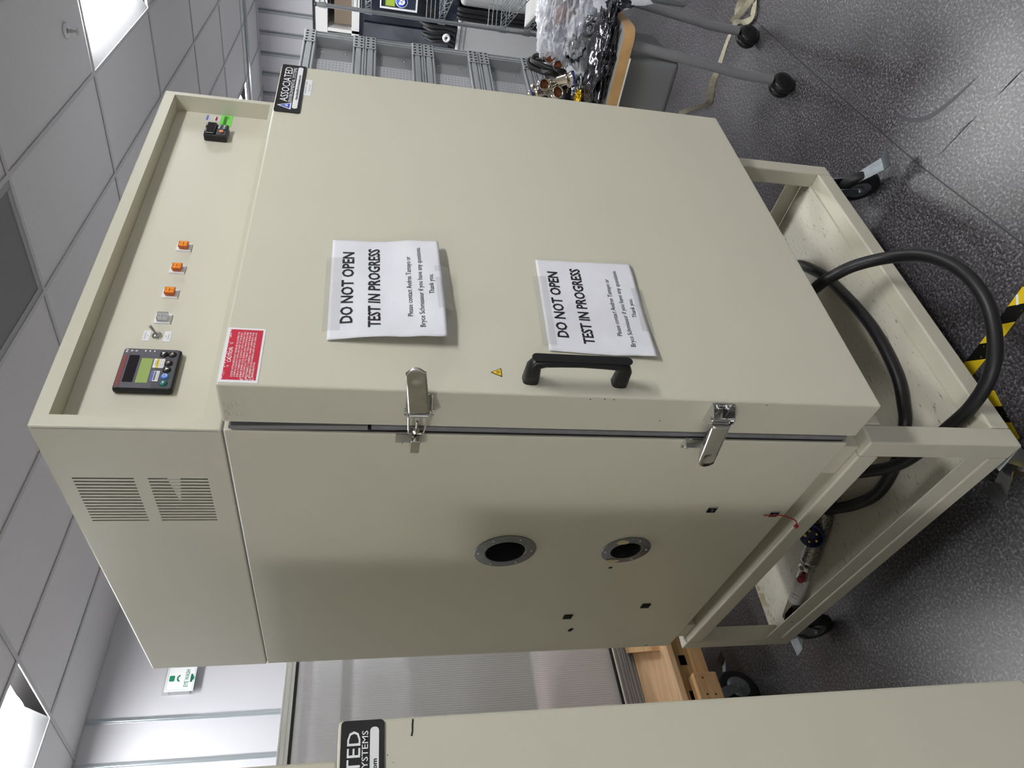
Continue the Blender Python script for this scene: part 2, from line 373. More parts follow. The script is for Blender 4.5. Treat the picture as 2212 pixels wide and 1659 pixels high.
tag(MB().box(X1-.012, Y0, 0, X1, Y1-.012, .1, .003).build('baseboard_right', M_alu_painted), kind='structure')
# ceiling grid
LIGHTS = [(1, -1), (-2, 3), (4, 3), (1, 3), (4, -1), (1, -5), (-2, -5), (4, -5), (-5, -3)]  # last cell is an unseen lamp added off the pattern to light the chamber's side
VENT = (-1, 0)
i0, i1, j0, j1 = -5, 5, -9, 4
tile_me = None
for i in range(-6, 7):
    for j in range(-10, 5):
        x0, x1 = max(i*TA, X0), min((i+1)*TA, X1); y0, y1 = max(j*TB, Y0), min((j+1)*TB, Y1)
        if x1-x0 < .03 or y1-y0 < .03 or (i, j) in LIGHTS or (i, j) == VENT: continue
        full = abs(x1-x0-TA) < 1e-6 and abs(y1-y0-TB) < 1e-6
        if full and tile_me is not None:
            o = bpy.data.objects.new('ceiling_tile', tile_me); COL.objects.link(o); o.parent = ceiling
            o.matrix_local = Matrix.Translation(ROOM.to_3x3() @ Vector((x0-tile0[0], y0-tile0[1], 0)))
        else:
            o = MB().box(x0+.004, y0+.004, CZ+.004, x1-.004, y1-.004, CZ+.018, .003, 1).build('ceiling_tile', M_ceil, ceiling)
            if full: tile_me = o.data; tile0 = (x0, y0)
for j in range(-9, 5):
    MB().box(X0, j*TB-.012, CZ-.003, X1, j*TB+.012, CZ+.002, .001, 1).build('grid_bar', M_tbar, ceiling)
for i in range(-5, 7):
    if i*TA < X1: MB().box(i*TA-.012, Y0, CZ-.0028, i*TA+.012, Y1, CZ+.0022, .001, 1).build('grid_bar', M_tbar, ceiling)
tag(MB().box(6.40, Y0, CZ-.03, 6.44, Y1, CZ-.0032, .003).build('trim_1', M_batten), kind='structure')
# light fittings
M_lamp = mat('lamp_diffuser', (255, 255, 255), 0.6, emit=((250, 251, 251), LAMP))
M_pan = mat('lamp_pan', (128, 128, 130), 0.7, spec=.2)
M_esc = mat('white_escutcheon', (214, 214, 216), .5)
llab = {(1, -1): 'recessed ceiling light with white side reflector, beside the sprinkler head', (-2, 3): 'recessed ceiling light near the wall with the eye wash sign',
        (4, 3): 'distant recessed ceiling light just above the test chamber top corner', (1, 3): 'recessed ceiling light hidden behind the top of the test chamber'}
for (i, j) in LIGHTS:
    x0, y0, x1, y1 = i*TA+.012, j*TB+.012, (i+1)*TA-.012, (j+1)*TB-.012; yc = (y0+y1)/2
    L = thing('ceiling_light', llab.get((i, j), 'recessed ceiling light out of view above the lab floor'), 'light', ((x0+x1)/2, yc, CZ), 'recessed ceiling lights')
    mb = MB(); lw, zt = 0.145, CZ+.085
    prof = [(y0, CZ), (yc-lw, zt), (yc+lw, zt), (y1, CZ)]
    for k in range(3):
        (ya, za), (yb, zb) = prof[k], prof[k+1]
        mb.prism([(x0, ya, za), (x0, yb, zb), (x0, yb, zb+.006), (x0, ya, za+.006)], (x1-x0, 0, 0))
    for xx in (x0-.004, x1): mb.prism([(xx, y, z) for y, z in prof]+[(xx, y1, CZ+.1), (xx, y0, CZ+.1)], (.004, 0, 0))
    mb.build('reflector_pan', M_pan, L)
    n = 10; vs = []; rows = [(x0+.03, .35), (x0+.045, .8), (x0+.075, 1), (x1-.075, 1), (x1-.045, .8), (x1-.03, .35)]
    for (xx, q) in rows:
        for k in range(n+1):
            a = pi*k/n; vs.append((xx, yc-lw*(.9+.1*q)*cos(a), zt-.002-.055*q*sin(a)))
    m_ = n+1; fs = [(r*m_+k, r*m_+k+1, (r+1)*m_+k+1, (r+1)*m_+k) for r in range(5) for k in range(n)]+[tuple(range(m_)), tuple(range(5*m_, 6*m_))]
    MB().add(vs, fs, True).build('diffuser', M_lamp, L)
# return air grille
i, j = VENT
x0, y0, x1, y1 = i*TA+.012, j*TB+.012, (i+1)*TA-.012, (j+1)*TB-.012
V = thing('air_return_grille', 'dark perforated air return grille set flush in the ceiling grid', 'vent', ((x0+x1)/2, (y0+y1)/2, CZ))
M_perf = mat('perforated_steel', (136, 135, 136), 0.6); nt = M_perf.node_tree; b = nt.nodes['Principled BSDF']
tcn = nt.nodes.new('ShaderNodeTexCoord'); mpn = nt.nodes.new('ShaderNodeMapping'); mpn.inputs['Rotation'].default_value = (0, 0, radians(38)); ckn = nt.nodes.new('ShaderNodeTexChecker'); ckn.inputs['Scale'].default_value = 190
ckn.inputs[1].default_value = (*lin((140, 138, 138)), 1); ckn.inputs[2].default_value = (*lin((84, 82, 82)), 1); nt.links.new(tcn.outputs['Object'], mpn.inputs[0]); nt.links.new(mpn.outputs[0], ckn.inputs[0]); nt.links.new(ckn.outputs[0], b.inputs['Base Color'])
MB().box(x0+.03, y0+.03, CZ+.003, x1-.03, y1-.03, CZ+.008).build('perforated_face', M_perf, V)
fr = MB()
for a in ((x0, y0, x1, y0+.035), (x0, y1-.035, x1, y1), (x0, y0+.035, x0+.035, y1-.035), (x1-.035, y0+.035, x1, y1-.035)): fr.box(a[0], a[1], CZ, a[2], a[3], CZ+.009, .002)
fr.build('grille_frame', mat('grille_frame_paint', (150, 149, 150), .5), V)
# sprinkler
S = thing('sprinkler_head', 'small pendant sprinkler head in a round ceiling escutcheon', 'sprinkler', (.976, -.296, CZ))
MB().lathe((.976, -.296, CZ+.004), (0, 0, -1), [(0, .012), (0, .036), (.005, .04), (.009, .03), (.010, .013), (.006, .012)]).build('escutcheon', M_esc, S)
MB().cyl((.976, -.296, CZ+.0), (.976, -.296, CZ-.03), .009, 12).cyl((.964, -.296, CZ-.02), (.968, -.296, CZ-.05), .0025, 8).cyl((.988, -.296, CZ-.02), (.984, -.296, CZ-.05), .0025, 8).cyl((.976, -.296, CZ-.05), (.976, -.296, CZ-.053), .016, 16).build('deflector', M_steel, S)
# eye wash sign on the left wall
E_ = thing('eyewash_sign', 'small white and green eye wash sign projecting from the white wall', 'sign', (-.815, 2.88, 2.53))
sx0, sx1, sz0, sz1 = -.895, -.735, 2.54, 2.705
MB().box(sx0, 2.862, sz0, sx1, 2.868, sz1, .002).build('sign_plate', M_white, E_)
MB().box(sx0-.018, 2.869, sz0-.008, sx1+.022, 2.874, sz1+.012, .002).build('backing_plate', M_clear, E_)
MB().box(sx1-.03, 2.874, sz0+.02, sx1, 2.91, sz1-.02, .002).build('bracket', M_alu, E_)
MB().box(sx0, 2.874, sz0+.02, sx0+.03, 2.91, sz1-.02, .002).build('bracket', M_alu, E_)
M_sgreen = mat('sign_green', (32, 128, 96), .5)
cx = (sx0+sx1)/2; g = MB()
FP = lambda x, z: Matrix.Translation((x, 2.8617, z)) @ FRONT
add_text(g, 'EYE WASH', FP(cx, sz0+.048), .11, .024, .02)
plate(g, FP(cx-.0, sz0+.022), .05, .012, .0005, 0); g.prism([FP(0, 0) @ Vector(p) for p in ((cx-.03, sz0+.022, 0), (cx+.03, sz0+.022, 0), (cx, sz0+.004, 0))], (0, -.0005, 0))
plate(g, FP(cx, sz1-.032), .036, .03, .0005, .006)
g.prism([FP(cx, sz0+.088) @ Vector((.022*cos(t), .018*sin(t), 0)) for t in [k*pi/10 for k in range(11)]]+[FP(cx, sz0+.088) @ Vector((.012*cos(t), .008*sin(t), 0)) for t in [pi-k*pi/10 for k in range(11)]], (0, -.0005, 0))
g.build('lettering', M_sgreen, E_)
fr = MB()
for a in ((sx0+.006, sz0+.006, sx1-.006, sz0+.009), (sx0+.006, sz1-.009, sx1-.006, sz1-.006), (sx0+.006, sz0+.009, sx0+.009, sz1-.009), (sx1-.009, sz0+.009, sx1-.006, sz1-.009)): fr.box(a[0], 2.8612, a[1], a[2], 2.862, a[3])
fr.build('border', mat('pale_green', (176, 206, 196), .5), E_)
XF = Matrix.Identity(4)
# floor seam between vinyl sheets and scuffs
def strip(pts, wd, z0, z1):
    mb = MB(); P = [Vector((p[0], p[1], 0)) for p in pts]; vs = []
    for k, p in enumerate(P):
        t = (P[min(k+1, len(P)-1)]-P[max(k-1, 0)]).normalized(); nn = Vector((-t.y, t.x, 0)); q = wd if not hasattr(wd, '__len__') else wd[k]
        vs += [p+nn*q/2+Vector((0, 0, z1)), p-nn*q/2+Vector((0, 0, z1)), p-nn*q/2+Vector((0, 0, z0)), p+nn*q/2+Vector((0, 0, z0))]
    m = len(P); fs = []
    for k in range(m-1):
        a, c = 4*k, 4*k+4
        fs += [(a, a+1, c+1, c), (a+1, a+2, c+2, c+1), (a+2, a+3, c+3, c+2), (a+3, a, c, c+3)]
    fs += [(0, 3, 2, 1), (4*m-4, 4*m-3, 4*m-2, 4*m-1)]
    return mb.add(vs, fs)
tag(strip([(4.5, .31), (2.2, .104), (1.658, .056), (.926, -.018), (.479, -.082), (-.6, -.24)], .004, -.002, .0006).build('trim_2', mat('seam_weld', (58, 56, 60), .5)), kind='structure')
M_scuff = mat('rubber_scuff', (44, 43, 46), .6)
for pts, wd in (([(.848, -.28), (.836, -.33), (.829, -.36)], [.0008, .004, .001]), ([(.842, -.30), (.828, -.36)], [.001, .0025]), ([(.897, -.08), (.88, -.16), (.866, -.216)], [.001, .0035, .001]), ([(.886, -.16), (.87, -.20)], [.001, .002]), ([(.675, .03), (.66, -.03)], [.001, .002])):
    strip(pts, wd, -.001, .0004).build('scuff_mark', M_scuff, floor)
M_scuff2 = mat('faint_scuff', (80, 78, 83), .5)
strip(spline([(1.17, -.06, 0), (1.08, -.085, 0), (1.02, -.13, 0), (.98, -.2, 0), (.95, -.28, 0)], 6), [.004+.012*sin(pi*k/24) for k in range(25)], -.001, .0003).build('scuff_mark', M_scuff2, floor)
# hazard tape
H = strip([(.40, -.12), (.377, -.02), (.369, .04), (.361, .1), (.353, .17), (.345, .26), (.335, .34)], .044, -.001, .0012).build('hazard_tape', M_hazard)
tag(H, 'worn yellow and black hazard tape on the floor running beneath the stand front rail', 'tape', 'hazard tape strips on the floor')
H2 = strip([(.262, .226), (.2, .236), (.12, .246), (.03, .26), (-.08, .275)], .032, .0013, .0026).build('hazard_tape', M_hazard)
tag(H2, 'short hazard tape end crossing the floor at the stand front left caster', 'tape', 'hazard tape strips on the floor')
tg = MB().add([(.392, .006, .0014), (.371, .022, .0014), (.375, .028, .0014), (.396, .012, .0014)], [(0, 1, 2, 3)]).build('torn_patch', M_white, H)

# ================================================================ casters
def caster(parent, x, y, ztop, r, ang, wheel_mat=M_rubber, fork_mat=M_zinc, pedal=True, wth=.032, trail=.03):
    """swivel caster hanging from ztop, trailing along ang"""
    global XF
    old = XF; XF = XF @ Matrix.Translation((x, y, 0)) @ Matrix.Rotation(ang, 4, 'Z')
    mb = MB().box(-.04, -.04, ztop-.005, .04, .04, ztop, .002)
    mb.cyl((0, 0, ztop-.005), (0, 0, ztop-.022), .026, 20)
    hw = wth/2+.004
    for s in (-1, 1):
        ya, yb = s*hw, s*(hw+.003)
        mb.prism([(-.024, ya, ztop-.02), (.026, ya, ztop-.02), (trail+.018, ya, r+.006), (trail+.010, ya, r-.014), (trail-.012, ya, r-.012)], (0, yb-ya, 0))
    mb.box(-.024, -hw-.003, ztop-.024, .026, hw+.003, ztop-.018, .002)
    mb.cyl((trail, -hw-.009, r), (trail, hw+.009, r), .008, 12)
    f = mb.build('caster', fork_mat, parent)
    t = wth/2
    MB().lathe((trail, -t, r), (0, 1, 0), [(0, .012), (0, r-.014), (.002, r-.004), (.007, r), (wth-.007, r), (wth-.002, r-.004), (wth, r-.014), (wth, .012)], 36).build('wheel', wheel_mat, f)
    MB().lathe((trail, -t-.001, r), (0, 1, 0), [(0, .008), (0, r*.55), (.003, r*.6)], 28).lathe((trail, t+.001, r), (0, -1, 0), [(0, .008), (0, r*.55), (.003, r*.6)], 28).build('hub', fork_mat, f)
    if pedal:
        mb = MB()
        prof = [(trail+r*.55, r+.03), (trail+r+.012, r+.012), (trail+r+.05, r-.004), (trail+r+.085, r+.004)]
        wd = [.016, .020, .022, .030]
        vs = []
        for (px_, pz_), q in zip(prof, wd): vs += [(px_, -q, pz_), (px_, q, pz_), (px_, q, pz_+.003), (px_, -q, pz_+.003)]
        fs = []
        for k in range(3):
            a, c = 4*k, 4*k+4
            fs += [(a, a+1, c+1, c), (a+1, a+2, c+2, c+1), (a+2, a+3, c+3, c+2), (a+3, a, c, c+3)]
        mb.add(vs, fs+[(0, 3, 2, 1), (12, 13, 14, 15)]).build('brake_pedal', fork_mat, f)
    XF = old
    return f

# ================================================================ latches, nameplate
def nameplate(parent, xr, y, zt, W=.24, Hh=.061):
    """black maker's plate whose top right corner is at xr, zt, on a face at y"""
    cx, cz = xr-W/2, zt-Hh/2
    P = plate(MB(), plane_at(FRONT, cx, y, cz), W, Hh, .0025, .006).build('nameplate', M_plate, parent)
    P['label'] = 'glossy black plate with white lettering'
    yy = y-.0028; g = MB(); A = lambda x, z: plane_at(FRONT, cx+x, yy, cz+z)
    add_text(g, 'ASSOCIATED', A(.0165, .0125), .178, .0185, .004); add_text(g, 'ENVIRONMENTAL SYSTEMS', A(.0165, -.0032), .178, .0085, .004)
    g.build('lettering', M_white, P)
    plate(MB(), A(.004, -.0165), .212, .0125, .0004, .0055).build('web_address_strip', M_label, P)
    g = MB(); add_text(g, 'AssociatedEnvironmental.com', plane_at(FRONT, cx+.004, yy-.0006, cz-.0168), .128, .0062, .03); g.build('web_address', M_ink, P)
    tri = lambda s, dz: [(-.0165*s, -.0135*s+dz, 0), (.0165*s, -.0135*s+dz, 0), (0, .0195*s+dz, 0)]
    T0 = A(-.092, .0055)
    MB().prism([T0 @ Vector(p) for p in tri(1.0, 0)], (0, -.0003, 0)).build('emblem', M_label, P)
    MB().prism([T0 @ Vector(p) for p in tri(.72, -.0008)], (0, -.0006, 0)).build('emblem', M_blue, P)
    MB().prism([T0 @ Vector(p) for p in ((-.004, -.0055, 0), (.006, -.0055, 0), (0, .003, 0))], (0, -.0008, 0)).build('emblem', M_label, P)
    return P

# ================================================================ MAIN CHAMBER
CH = thing('environmental_test_chamber', 'large beige environmental test chamber with two DO NOT OPEN notices on its door', 'test chamber', (.55, .65, .557))
ZB, ZT = .60, 1.845
# cabinet body with the port holes and small punched holes really cut
body = MB().box(.004, .130, ZB, 1.111, 1.238, 1.847, .003).build('cabinet_body', M_paint, CH)
PORTS = [(.581, 1.261, .0485, .0745), (.583, .955, .0385, .0625)]
SQ = [(.394, .802, .0105), (.414, .631, .0105), (.918, .790, .0125), (.977, 1.008, .0125), (1.071, .976, .009)]
cut = MB()
for (py, pz, ri, ro) in PORTS: cut.cyl((-.05, py, pz), (.42, py, pz), ri+.001, 40)
for (py, pz) in ((1.225, .682), (1.231, .626)): cut.cyl((-.05, py, pz), (.02, py, pz), .006, 14)
boolean(body, cut.build('cutter', M_paint))
MB().box(.011, .136, 1.8472, 1.107, 1.236, 1.8504).build('seam_gasket', M_gasket, CH)
# plinth under the body
MB().box(.040, .15, .557, 1.08, 1.215, .601).build('base_frame', M_paint2, CH)
MB().box(.010, .148, .5575, .05, .25, .6005, .002).build('front_foot', M_paint2, CH)
MB().box(1.06, .148, .5575, 1.10, .25, .6005, .002).build('front_foot', M_paint2, CH)
MB().box(.015, 1.10, .5575, .05, 1.19, .6005, .002).build('rear_foot', M_paint2, CH)
rl = MB().box(.0385, .60, .560, .040, .645, .5985).build('rating_label', M_label, CH); g = MB()
for k in range(3): add_text(g, ('KA-40 11-02', 'S/N 4011', 'VAC')[k], Matrix.Translation((.0382, .6225, .588-.010*k)) @ LEFTF, .03, .006)
g.build('lettering', M_ink, rl)
# control housing: hollow front recess, ventilation slots
HX0, HX1, HY0, HY1, HZ0, HZ1 = .008, 1.158, .132, 1.253, 1.8506, 2.158
hous = MB().box(HX0, HY0, HZ0, HX1, HY1, HZ1, .004, 3).build('control_housing', M_paint, CH)
boolean(hous, MB().box(.034, .05, 1.885, 1.140, .180, 2.131).build('cutter', M_paint))
cut = MB()
for k in range(15):
    y = .2885+.1505*k/14
    for za, zb in ((2.0225, 2.127), (1.892, 1.998)): cut.box(-.02, y-.0021, za, HX0+.014, y+.0021, zb)
boolean(hous, cut.build('cutter', M_paint))
MB().box(HX0+.0014, .28, 1.885, HX0+.0024, .45, 2.135).build('slot_shade_sheet', M_matte, CH)  # black sheet stands in for the unlit inside of the housing
MB().box(HX0-.0003, .1372, 1.856, HX0+.004, .1382, 2.152).build('front_shadow_line', M_gasket, CH)  # dark strip drawn as the shadow line behind the front frame
fin = MB()
for k in range(8):
    y = .2885+.1505*k/14; hw = .0115*(1-k/8)
    for q in range(10):
        z = 1.9525-hw+2*hw*(q+.5)/10; fin.box(HX0+.0006, y-.0018, z-hw*.075, HX0+.0013, y+.0018, z+hw*.075)
fin.build('inner_fin', M_white, CH)
# recessed panel
cp = MB().box(.0345, .1775, 1.8855, 1.1395, .1795, 2.1305).build('control_panel', M_panel, CH)
# door
door = MB().box(0, 0, ZB, 1.115, .100, ZT, .005, 3).build('door', M_paint, CH)
MB().box(.008, .1005, .612, 1.109, .1045, 1.838, .001).build('door_liner', M_black, CH)
MB().box(.0025, .1045, .614, 1.105, .1165, 1.592, .003).build('gasket', M_gasket, CH)
MB().prism([(.003, .1047, 1.598), (.003, .1178, 1.598), (.003, .1215, 1.835), (.003, .1125, 1.835)], (1.09, 0, 0)).build('gasket', mat('gasket_lifted', (128, 128, 130), .5), CH)
MB().box(.008, .1216, .612, 1.103, .1298, 1.838, .001).build('seal_rim', mat('dark_seal', (64, 63, 66), .5), CH)
MB().box(.002, .1245, .605, .0055, .131, 1.842).build('edge_trim', M_panel, CH)
# latches
def latch(z, opened):
    global XF
    old = XF; XF = XF @ Matrix.Translation((0, 0, z))
    L = MB()
    L.box(-.0025, .005, -.019, .0005, .058, .019, .0008)                      # base plate on the door edge
    for s in (-1, 1):
        L.prism([(-.0005, .006, s*.0205), (-.0005, .058, s*.0205), (-.018, .048, s*.0205), (-.030, .033, s*.0205), (-.027, .020, s*.0205), (-.010, .006, s*.0205)], (0, 0, s*.0018))
    L.cyl((-.021, .031, -.025), (-.021, .031, .025), .0035, 12)
    L.cyl((-.021, .031, .0222), (-.021, .031, .0255), .0062, 14).cyl((-.021, .031, -.0222), (-.021, .031, -.0255), .0062, 14)
    for zz in (-.010, .010): L.lathe((-.0025, .014, zz), (-1, 0, 0), [(0, .005), (.002, .0046), (.0036, .003), (.004, 0.0005)], 12)
    Lo = L.build('latch', M_chrome if not opened else M_steel, CH)
    # lever: shallow channel with a scooped lip
    piv = Vector((-.021, .031, 0))
    d = Vector((0.06, -1, 0)).normalized() if opened else Vector((-.09, 1, 0)).normalized()
    d = Vector((-.02, -1, 0.13)).normalized() if opened else Vector((-.07, 1, -.10)).normalized()
    out = Vector((-1, 0, 0)); out = (out-d*out.dot(d)).normalized(); side = d.cross(out).normalized()
    ln, hw = (.108, .0185) if opened else (.112, .0185)
    mb = MB(); n = 14; rows = []
    sec = [(-1, -.011), (-1, 0), (-.93, .0022), (-.75, .003), (-.5, .0032), (-.25, .0032), (0, .0032), (.25, .0032), (.5, .0032), (.75, .003), (.93, .0022), (1, 0), (1, -.011)]
    for k in range(n+1):
        t = k/n; s0 = .006+t*ln
        tipw = 1.0-.10*t
        row = []
        for (a, h) in sec:
            hh = h if h > -.01 else h*(1 if t < .75 else max(.15, 1-(t-.75)*3.4))
            if t > .72: hh -= .0045*(1-a*a)*sin(pi*min(1, (t-.72)/.34))       # scooped thumb rest
            st = s0+.012*(1-a*a)*max(0, (t-.70)/.30)**2
            row.append(piv+d*st+side*(a*hw*tipw)+out*(hh+.008))
        rows.append(row)
    m = len(sec); vs = [p for r in rows for p in r]
    fs = [(k*m+i, k*m+i+1, (k+1)*m+i+1, (k+1)*m+i) for k in range(n) for i in range(m-1)]
    vs2 = [p-out*.0014 for p in vs]; N = len(vs)
    mb.add(vs+vs2, fs+[tuple(N+i for i in reversed(f)) for f in fs]+[(i, i+1, N+i+1, N+i) for i in range(m-1)]+[(n*m+i, n*m+i+1, N+n*m+i+1, N+n*m+i) for i in range(m-1)], True)
    mb.build('lever', M_steel if opened else M_chrome, Lo)
    MB().cyl((-.021, .040, -.016), (-.021, .040, .016), .0048, 14).build('roller', M_chrome, Lo)
    kz = .014
    if opened:
        lp = [(-.021, .040, .0165), (-.021, .048, .0165), (-.019, .088, .0135), (-.0175, .096, .010), (-.0175, .0985, 0), (-.0175, .096, -.010), (-.019, .088, -.0135), (-.021, .048, -.0165), (-.021, .040, -.0165)]
        MB().tube(spline(lp, 4), .0021, 8).build('wire_loop', M_chrome, Lo)
        MB().cyl((-.0175, .062, 0), (-.0175, .112, 0), .0026, 12).build('adjusting_screw', M_steel, Lo)
        MB().cyl((-.0175, .086, 0), (-.0175, .0925, 0), .0062, 6, smooth=False).lathe((-.0175, .099, 0), (0, 1, 0), [(0, .008), (.004, .0075), (.008, .004)], 14).build('nut', M_steel, Lo)
        MB().box(-.030, .106, -.0085, -.0035, .141, .0085, .0012).build('hook_block', M_steel, Lo)
    # keeper on the cabinet side
    k = MB().box(-.0015, .118, -.012, .0042, .148, .034, .0006)
    k.prism([(-.002, .120, .034), (-.002, .136, .034), (-.016, .128, .034), (-.018, .124, .034)], (0, 0, -.046))
    ko = k.build('keeper', M_steel if opened else M_chrome, Lo)
    MB().lathe((-.0015, .142, .022), (-1, 0, 0), [(0, .0058), (.002, .0054), (.004, .003), (.0045, .0005)], 14).box(-.0062, .1385, .0215, -.0055, .1455, .0225).build('keeper_screw', M_steel, Lo)
    XF = old
    return Lo
latch(1.513, True); latch(.942, False)
# door handle
def handle():
    x, z0, z1 = .036, 1.131, 1.328
    h = MB()
    n = 16
    def sect(cx_, cy, cz_, t, wx, wn):       # rounded rectangle across the path
        nrm = Vector((0, -t.z, t.y)); out_ = []
        for k in range(n):
            a = 2*pi*k/n; ca, sa = cos(a), sin(a)
            out_.append(Vector((cx_, cy, cz_))+Vector((1, 0, 0))*wx*math.copysign(abs(ca)**.6, ca)+nrm*wn*math.copysign(abs(sa)**.6, sa))
        return out_
    pts = [(0.0, z0+.014), (-.020, z0+.0138), (-.036, z0+.0135), (-.047, z0+.018), (-.0505, z0+.032), (-.051, z0+.06), (-.052, (z0+z1)/2), (-.051, z1-.06), (-.0505, z1-.032), (-.047, z1-.018), (-.036, z1-.0135), (-.020, z1-.0138), (0.0, z1-.014)]
    P = [Vector((0, a, b)) for a, b in pts]
    wx = [.0135, .0125, .0118, .0115, .0112, .0108, .0105, .0108, .0112, .0115, .0118, .0125, .0135]
    wn = [.0150, .0140, .0130, .0115, .0090, .0078, .0075, .0078, .0090, .0115, .0130, .0140, .0150]
    vs = []
    for k, p in enumerate(P):
        t = (P[min(k+1, len(P)-1)]-P[max(k-1, 0)]).normalized(); vs += sect(x, p.y, p.z, t, wx[k], wn[k])
    m = len(P); fs = [(k*n+i, k*n+(i+1) % n, (k+1)*n+(i+1) % n, (k+1)*n+i) for k in range(m-1) for i in range(n)]
    h.add(vs, fs+[tuple(range(n)), tuple(range((m-1)*n, m*n))], True)
    o = h.build('door_handle', M_black, CH)
    plate(MB(), plane_at(FRONT, x, -.0588, (z0+z1)/2), .0185, .186, .0014, .009).build('grip_insert', mat('black_grip', (16, 16, 19), .5), o)
handle()
nameplate(CH, 1.1125, -.0002, 1.8415)
al = plate(MB(), plane_at(FRONT, 1.007, -.0001, 1.7705), .082, .018, .0006).build('asset_label', M_label, CH); g = MB()
add_text(g, 'PRIVATE 12003', plane_at(FRONT, 1.006, -.0009, 1.775), .06, .004); add_text(g, 'TECH CAR', plane_at(FRONT, 1.004, -.0009, 1.7665), .036, .0042); g.build('lettering', M_greyink, al)
# caution label
cl = plate(MB(), plane_at(FRONT, .068, -.0001, 1.8105), .126, .063, .0006, .0015).build('caution_label', M_label, CH); cl['label'] = 'red and white caution label'
r_ = plate(MB(), plane_at(FRONT, .0685, -.0008, 1.8098), .116, .0535, .0003).build('red_field', M_red, cl); g = MB()
TX = lambda x, z: plane_at(FRONT, x, -.00125, z)
add_text(g, 'CAUTION', TX(.066, 1.8302), .034, .0062, .012)
for xx in (.040, .093): g.lathe((xx, -.00125, 1.8305), (0, -1, 0), [(0, .0012), (0.0001, .0018)], 10)
lines = ['LIQUID NITROGEN MUST NEVER BE ALLOWED TO', 'COME IN CONTACT WITH ANY PART OF THE BODY.', 'EVEN A MOMENTARY CONTACT WITH THE SKIN CAN', 'CAUSE SEVERE COLD BURNS AND PAIN WHICH ARE', 'MORE DIFFICULT TO TREAT THAN HOT BURNS. BE', 'EXTREMELY CAREFUL WHEN OPENING THE', 'CHAMBER DOOR DURING AND AFTER USING LN2']
for k, s in enumerate(lines): add_text(g, s, TX(.0685, 1.8222-.0047*k), .104, .0031, .004)
add_text(g, 'REFRIGERATION.', TX(.034, 1.7893), .035, .0031, .004)
g.build('lettering', M_white, cl)
# peeled patches of the label edge
g = MB(); rnd = random.Random(3)
for k in range(90):
    a = rnd.random(); px_ = .010+abs(rnd.gauss(0, .006)) if k % 2 else .012+a*.113; pz_ = 1.786+rnd.random()*.022 if k % 2 else 1.8362-abs(rnd.gauss(0, .0012)); s_ = .0003+rnd.random()*.0007
    g.prism([(px_+s_*cos(t)*(.7+.6*rnd.random()), -.00112, pz_+s_*sin(t)*(.7+.6*rnd.random())) for t in [q*2*pi/6 for q in range(6)]], (0, -.0001, 0))
tag(g.build('peeled_flakes', M_white, cl), kind='stuff')
# hot surface triangle
wt = MB().prism([(.0395, -.0001, 1.3655), (.0605, -.0001, 1.3655), (.050, -.0001, 1.3855)], (0, -.0006, 0)).build('warning_triangle', M_ink, CH); wt['label'] = 'small yellow hot surface triangle'
MB().prism([(.0417, -.0008, 1.3668), (.0583, -.0008, 1.3668), (.050, -.0008, 1.3828)], (0, -.0003, 0)).build('triangle_face', M_yellow, wt)
g = MB()
for k in (-1, 0, 1): g.tube([(.050+k*.0022+.0006*sin(q*1.6), -.0013, 1.369+q*.0012) for q in range(6)], .00035, 6)
g.build('heat_waves', M_ink, wt)
# specks of chipped paint along the door edge
g = MB()
for (zz, yy) in ((1.16, .002), (1.178, .0015), (1.205, .003), (.85, .004), (1.05, .06)): g.cyl((-.0002, yy+.004, zz), (.0005, yy+.004, zz), .0014, 8)
g.build('paint_chip', M_ink, CH)
# ports
for (py, pz, ri, ro) in PORTS:
    f = MB().lathe((.0035, py, pz), (-1, 0, 0), [(0, ri), (0.0, ro), (.002, ro), (.0026, ro-.001), (.0026, ri+.003), (.0038, ri+.001), (.0026, ri)], 48).build('port_flange', M_flange, CH)
    MB().lathe((.002, py, pz), (1, 0, 0), [(0, ri), (.03, ri-.0005), (.40, ri-.0008), (.40, .0005)], 40).build('port_liner', mat('port_tube', (70, 71, 74), .45, .6), f)
    for k in range(6):
        a = radians(25+60*k); q = (ri+ro)/2+.002
        MB().lathe((.001, py+q*cos(a), pz+q*sin(a)), (-1, 0, 0), [(0, .0034), (.0012, .0030), (.002, .0012), (.0022, .0002)], 10).build('screw', M_steel, f)
    if pz < 1.1:
        g = MB(); rnd = random.Random(5)
        for (yy, zz, sy, sz) in ((.528+.012, .957+.018, .010, .016), (.583+.052, .955+.021, .009, .017)):
            g.prism([(.0007, yy+sy*cos(t)*(.6+.6*rnd.random()), zz+sz*sin(t)*(.6+.6*rnd.random())) for t in [q*2*pi/11 for q in range(11)]], (-.0008, 0, 0))
        g.build('glue_residue', mat('dried_glue', (206, 188, 146), .7, var=(120, .2)), f)
g = MB().box(.0033, .674, .962, .0041, .682, .972).build('paint_chip', M_ink, CH)
for k, (py, pz, s) in enumerate(SQ):
    c = MB()
    if k == 4: c.prism([(.0005, py-s, pz-.006), (.0005, py+s*.6, pz-.003), (.0005, py+s, pz+.006), (.0005, py-s*.5, pz+.004)], (.004, 0, 0))
    else: c.box(.0012, py-s, pz-s, .0045, py+s, pz+s, .0004)
    o = c.build('cover_plate', mat('black_cover', (14, 14, 15), .7, spec=.2) if k < 2 else mat('dark_tape', (34, 34, 32), .8, spec=.15), CH)
    if k < 2:
        MB().box(.0008, py-.004, pz-.0015, .0012, py-.001, pz+.003).box(.0008, py+.0015, pz-.003, .0012, py+.004, pz+.0005).build('cable_hole', M_greyink, o)
        MB().box(.0007, py-s-.0008, pz-s-.0008, .0038, py-s, pz+s+.0008).build('bright_edge', M_alu, o)
